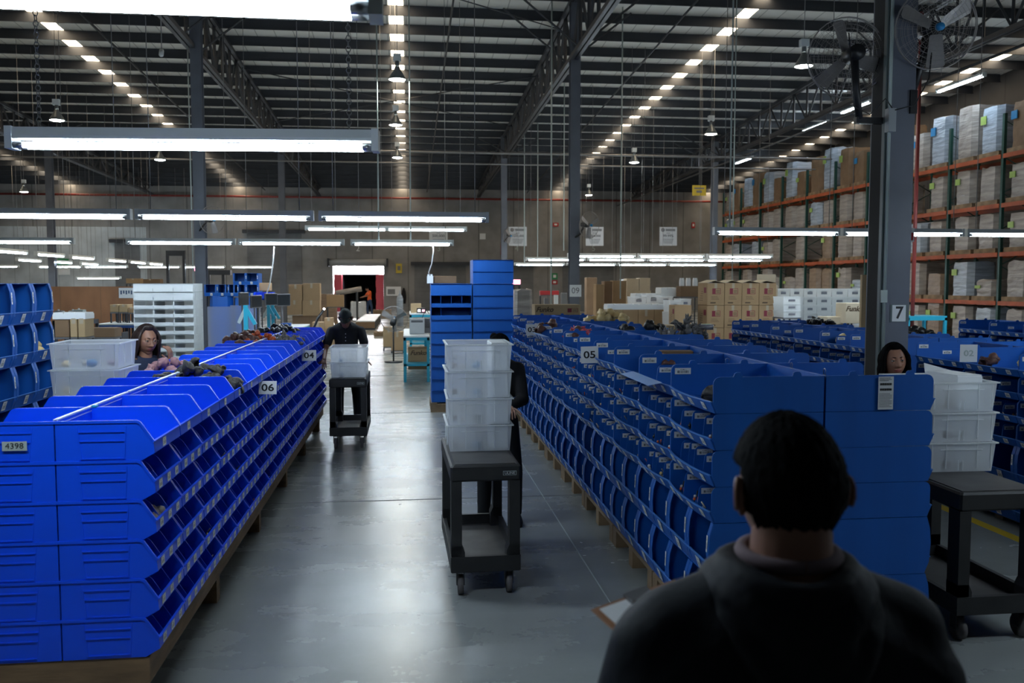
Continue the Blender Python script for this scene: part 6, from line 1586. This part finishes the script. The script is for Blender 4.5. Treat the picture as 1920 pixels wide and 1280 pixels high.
# man in a cap
def capped(t, M):
    hair_cap(M, 'hair_black', lambda az: FRONT(az, .055, -.01, -.05), .006).build('hair', t)
    b = MB(); V, F = head_pts(0); W = []
    for p_ in V:
        z = p_[2]; kk = smooth((z - .035) / .01); n = Vector(p_).normalized(); W.append(Vector(p_) + n * (kk * .016 - (1 - kk) * .018) + Vector((0, 0, .008 * kk)))
    b.add(W, F, 'cap_green', True, M)
    br = []
    for i in range(9):
        a = (i / 8 * 2 - 1); br.append((.080 * a, -.085 + .03 * a * a, .043 - .010 * a * a))
    bo = [(x * .88, y - .075 * (1 - (x / .085) ** 2), z - .020) for x, y, z in br]
    v = br + bo + [(x, y, z + .004) for x, y, z in br] + [(x, y, z + .004) for x, y, z in bo]
    f = []
    for i in range(8): f += [(i, i + 1, 10 + i, 9 + i), (18 + i + 1, 18 + i, 27 + i, 28 + i), (9 + i, 10 + i, 28 + i, 27 + i)]
    b.add(v, f, 'cap_green', True, M); b.build('cap', t)
tm = person('man in dark green cap and black polo shirt leaning over his cart', (-.82, 11.78, 0), 0, 1.70, 'skin_deep', 'shirt_black', 'trousers',
       [[(-.195, -.02, 1.335), (-.262, -.16, 1.10), (-.255, -.42, .99)], [(.195, -.02, 1.335), (.262, -.16, 1.10), (.255, -.42, .99)]], [L2(-.10, .0, 1), [(.10, 0, .88), (.13, .02, .48), (.14, .08, .09)]],
       ((0, -.115, 1.50), 0, R(30), 0), capped, 'short', [((0, -.8, -.5), (0, -.3, 1), 1, .6, None), ((0, -.8, -.5), (0, -.3, 1), -1, .6, None)], 0, .20, top_name='polo_shirt')
b = MB()
for s in (-1, 1): b.prism([(s * .008, 1.33), (s * .075, 1.43), (s * .055, 1.45), (s * .0, 1.36)], 'y', -.112, -.098, 'shirt_black')
b.build('collar', tm)
for k in range(3): MB().ball((0, -.128, 1.30 - .045 * k), .006, 'paper', n=8, k=5).build('button', tm)
# person in an orange vest by the dock
def short(t, M): hair_cap(M, 'hair_black', lambda az: FRONT(az, .055, .0, -.055), .010).build('hair', t)
pv = at(693, 584, 55)
tv = person('person in an orange safety vest and jeans by the open dock', (pv.x, 55, 0), R(-70), 1.74, 'skin_tan', 'vest_orange', 'denim',
       [[(-.2, -.02, 1.38), (-.24, -.2, 1.15), (-.15, -.42, 1.1)], [(.2, -.02, 1.38), (.24, -.2, 1.15), (.15, -.42, 1.1)]], [L2(-.1, -.08, 1), L2(.1, .12, 1)],
       ((0, -.14, 1.58), 0, R(25), 0), short, 'short', [((0, -.9, -.2), (0, 0, 1), 1, .5, None), ((0, -.9, -.2), (0, 0, 1), -1, .5, None)], 0, .2, voxel=.014, top_name='safety_vest')

# the man seen from behind, close to the camera
def front_man():
    cx, cy = .646, 1.42
    t = thing('person', 'man seen from behind in a dark hooded jacket, holding a clipboard', 'person', (cx, cy, 0), R(176))
    m = 'skin_deep'
    # local frame: looks towards -y of the root, that is away from the camera; +x local is the man's left, on the left of the picture
    b = MB(); hc = Vector((-.010, -.02, 1.606)); hy = R(4)
    M = HM(hc, hy, R(4), R(0), 1.04)
    b.capsule((-.006, .0, 1.40), (-.010, .0, 1.575), .078, .066, m, 18); b.capsule((-.006, .0, 1.40), (-.010, -.03, 1.60), .07, .058, m, 18)
    b.loft([(0, 0, .92, .17, .12), (0, 0, 1.1, .16, .12), (0, 0, 1.3, .18, .12), (0, 0, 1.40, .15, .085), (0, 0, 1.44, .075, .06)], m)
    LA = [(.222, .0, 1.335), (.30, -.03, 1.03), (.08, -.26, 1.18)]; RA = [(-.200, .0, 1.335), (-.27, -.03, 1.03), (-.13, -.30, 1.10)]
    for A in (LA, RA): limb(b, A, [.05, .04, .028], m)
    for s in (-1, 1): limb(b, [(s * .1, 0, .88), (s * .11, -.01, .48), (s * .11, 0, .09)], [.085, .058, .042], m)
    ex = MB(); add_head(ex, M, m, .9, 1.05, 1.06)
    hand(ex, LA[2], (.35, -.75, .05), (.2, 0, -1), -1, .35, m); hand(ex, RA[2], (.3, -.9, .3), (0, -.2, 1), 1, .8, m)
    fuse(b, 'body', t, .0065, 8, ex)
    ln = lambda az: .05 if az < 50 else (.05 - .02 * smooth((az - 50) / 25) if az < 75 else (.03 if az < 96 else .03 - .118 * smooth((az - 97) / 14)))
    hair_cap(M, 'hair_black', ln, .014, 1.04, 5, .003, .35, .8).build('hair', t); face_bits(t, M, 'hair_black', skin=m)
    # jacket
    c = MB(); J = 'jacket_black'
    c.loft([(0, 0, .80, .235, .17), (0, 0, .95, .235, .17), (0, 0, 1.10, .225, .165), (0, .008, 1.22, .235, .165), (0, .008, 1.31, .238, .145), (0, .0, 1.37, .20, .12), (0, -.005, 1.43, .14, .098), (0, -.01, 1.475, .088, .08)], J, 32)
    for A in (LA, RA):
        sg = 1 if A[0][0] > 0 else -1
        limb(c, [A[0], A[1], Vector(A[1]).lerp(Vector(A[2]), .9)], [.088, .082, .058], J)
        c.capsule((sg * .06, 0, 1.425), (sg * .20, .0, 1.365), .075, .082, J, 14).capsule((sg * .10, .03, 1.36), (sg * .22, .02, 1.28), .09, .09, J, 14)
    fuse(c, 'jacket', t, .011, 14)
    # hood lying on the shoulders: a thick soft roll round the neck that falls to a point behind
    h = MB(); n = 30
    for i in range(n + 1):
        a = 2 * PI * i / n
    def ring(i, rr_, dz, drop): 
        a = 2 * PI * i / n; back = max(0, math.cos(a)) # a=0 is the back (+y local)
        return Vector((math.sin(a) * rr_ * (1 + .05 * back), math.cos(a) * rr_ * .80 + .03 * back - .005, 1.482 + dz - drop * back ** 3))
    h.tube([ring(i, .100, -.002, .02) for i in range(n + 1)], .026, J, 10, caps=False)
    h.tube([ring(i, .122, -.028, .05) for i in range(n + 1)], .030, J, 10, caps=False)
    h.tube([ring(i, .135, -.055, .12) for i in range(n + 1)], [.022 + .014 * max(0, math.cos(2 * PI * i / n)) for i in range(n + 1)], J, 10, caps=False)
    h.ball((0, .115, 1.36), .085, J, .045, .085, 16, 10)
    fuse(h, 'hood', t, .007, 6)
    MB().tube([Vector((math.sin(a) * .080 - .006, math.cos(a) * .073 - .005, 1.503 - .004 * math.cos(a))) for a in [2 * PI * i / 30 for i in range(31)]], .013, 'hoodie_collar', 8, caps=False).build('collar', t)
    c = MB(); c.loft([(0, 0, .80, .17, .13), (0, 0, .95, .165, .125)], 'trousers')
    for s in (-1, 1): limb(c, [(s * .1, 0, .88), (s * .11, -.01, .48), (s * .11, 0, .09)], [.1, .075, .06], 'trousers')
    fuse(c, 'trousers', t, .013, 4); shoes(t, [(-.11, -.03, 0), (.11, -.03, 0)])
    return t
front_man()
p = at(1166, 1160, 1.62)
t = thing('clipboard', 'wooden clipboard with white paper held by the man in the dark jacket', 'clipboard', (.545, 1.66, 1.262), R(28)); t.rotation_euler = (R(14), R(-6), R(24))
MB().bevbox(-.115, .115, -.16, .16, -.002, .002, 'plywood', .001).build('board', t); MB().box(-.10, .108, -.145, .15, .002, .004, 'paper').build('paper', t); MB().box(-.03, .03, .13, .16, .004, .012, 'chrome').build('clip', t)
# specks of paper on the floor
for i, (u, v) in enumerate(((1096, 1041), (1048, 1082), (1090, 1017), (1149, 1055), (750, 945))):
    d = _F + _R * ((u - 960) / F_PX) - _U * ((v - 640) / F_PX); q = Vector((0, 0, CAM_Z)) + d * (-CAM_Z / d.z)
    tag(MB().box(-.012, .012, -.005, .005, 0, .002, 'paper').build('paper_scrap', loc=q, rot=(0, 0, i)), 'tiny white paper scrap on the aisle floor, %s of five' % ORD[i], 'paper', 'paper scraps on the floor')

# ------------------------------------------------------------------ plain stands under stock that would otherwise stand on nothing
bpy.context.view_layer.update()
def bounds(o):
    lo = [1e9] * 3; hi = [-1e9] * 3
    for c in [o] + list(o.children_recursive):
        if c.type != 'MESH' or not c.data.vertices: continue
        for k in c.bound_box:
            p_ = c.matrix_world @ Vector(k)
            for a in range(3): lo[a] = min(lo[a], p_[a]); hi[a] = max(hi[a], p_[a])
    return lo, hi
tops = [o for o in S.objects if o.parent is None and (o.type in ('MESH', 'EMPTY')) and o.get('kind') != 'structure' and not o.name.startswith(('tube_light', 'drop_pole', 'power_cable', 'pallet_rack'))]
BB = {o: bounds(o) for o in tops}
todo = [o for o in tops if o.name.startswith(('carton', 'equipment_box', 'foam_tray', 'stacked_tote', 'tall_board_bin', 'plastic_bin', 'desk_gadget', 'monitor')) and BB[o][0][2] > .05]
todo.sort(key=lambda o: BB[o][0][2]); made = []
for o in todo:
    lo, hi = BB[o]; ok = False
    for q_, (l2, h2) in list(BB.items()) + made:
        if q_ is o or not (-.06 < lo[2] - h2[2] < .05 or (q_ is not None and l2[2] < lo[2] < h2[2] - .0 and q_.name.startswith(('board_bin', 'work_bench', 'white_stack')))): continue
        if min(hi[0], h2[0]) - max(lo[0], l2[0]) > .25 * (hi[0] - lo[0]) and min(hi[1], h2[1]) - max(lo[1], l2[1]) > .02: ok = True; break
    if ok: continue
    x0, x1, y0, y1, z = lo[0], hi[0], lo[1], hi[1], lo[2] - .001
    if x1 - x0 < .02 or o.name.startswith('monitor'): continue
    words_ = o['label'].split()[:12]
    t = thing('stock_stand', 'steel stand under the ' + ' '.join(words_).rstrip(','), 'stand', ((x0 + x1) / 2, (y0 + y1) / 2, 0)); hx = (x1 - x0) / 2; hy = (y1 - y0) / 2; lt = min(.03, z * .5)
    MB().box(-hx, hx, -hy, hy, z - lt, z, 'grey_plastic').build('stand_top', t)
    for sx_ in (-1, 1):
        for sy_ in (-1, 1): MB().box(sx_ * hx - (.03 if sx_ > 0 else 0), sx_ * hx + (.03 if sx_ < 0 else 0), sy_ * hy - (.03 if sy_ > 0 else 0), sy_ * hy + (.03 if sy_ < 0 else 0), 0, z - lt, 'steel_dark').build('leg', t)
    made.append((None, ([x0, y0, 0], [x1, y1, z])))
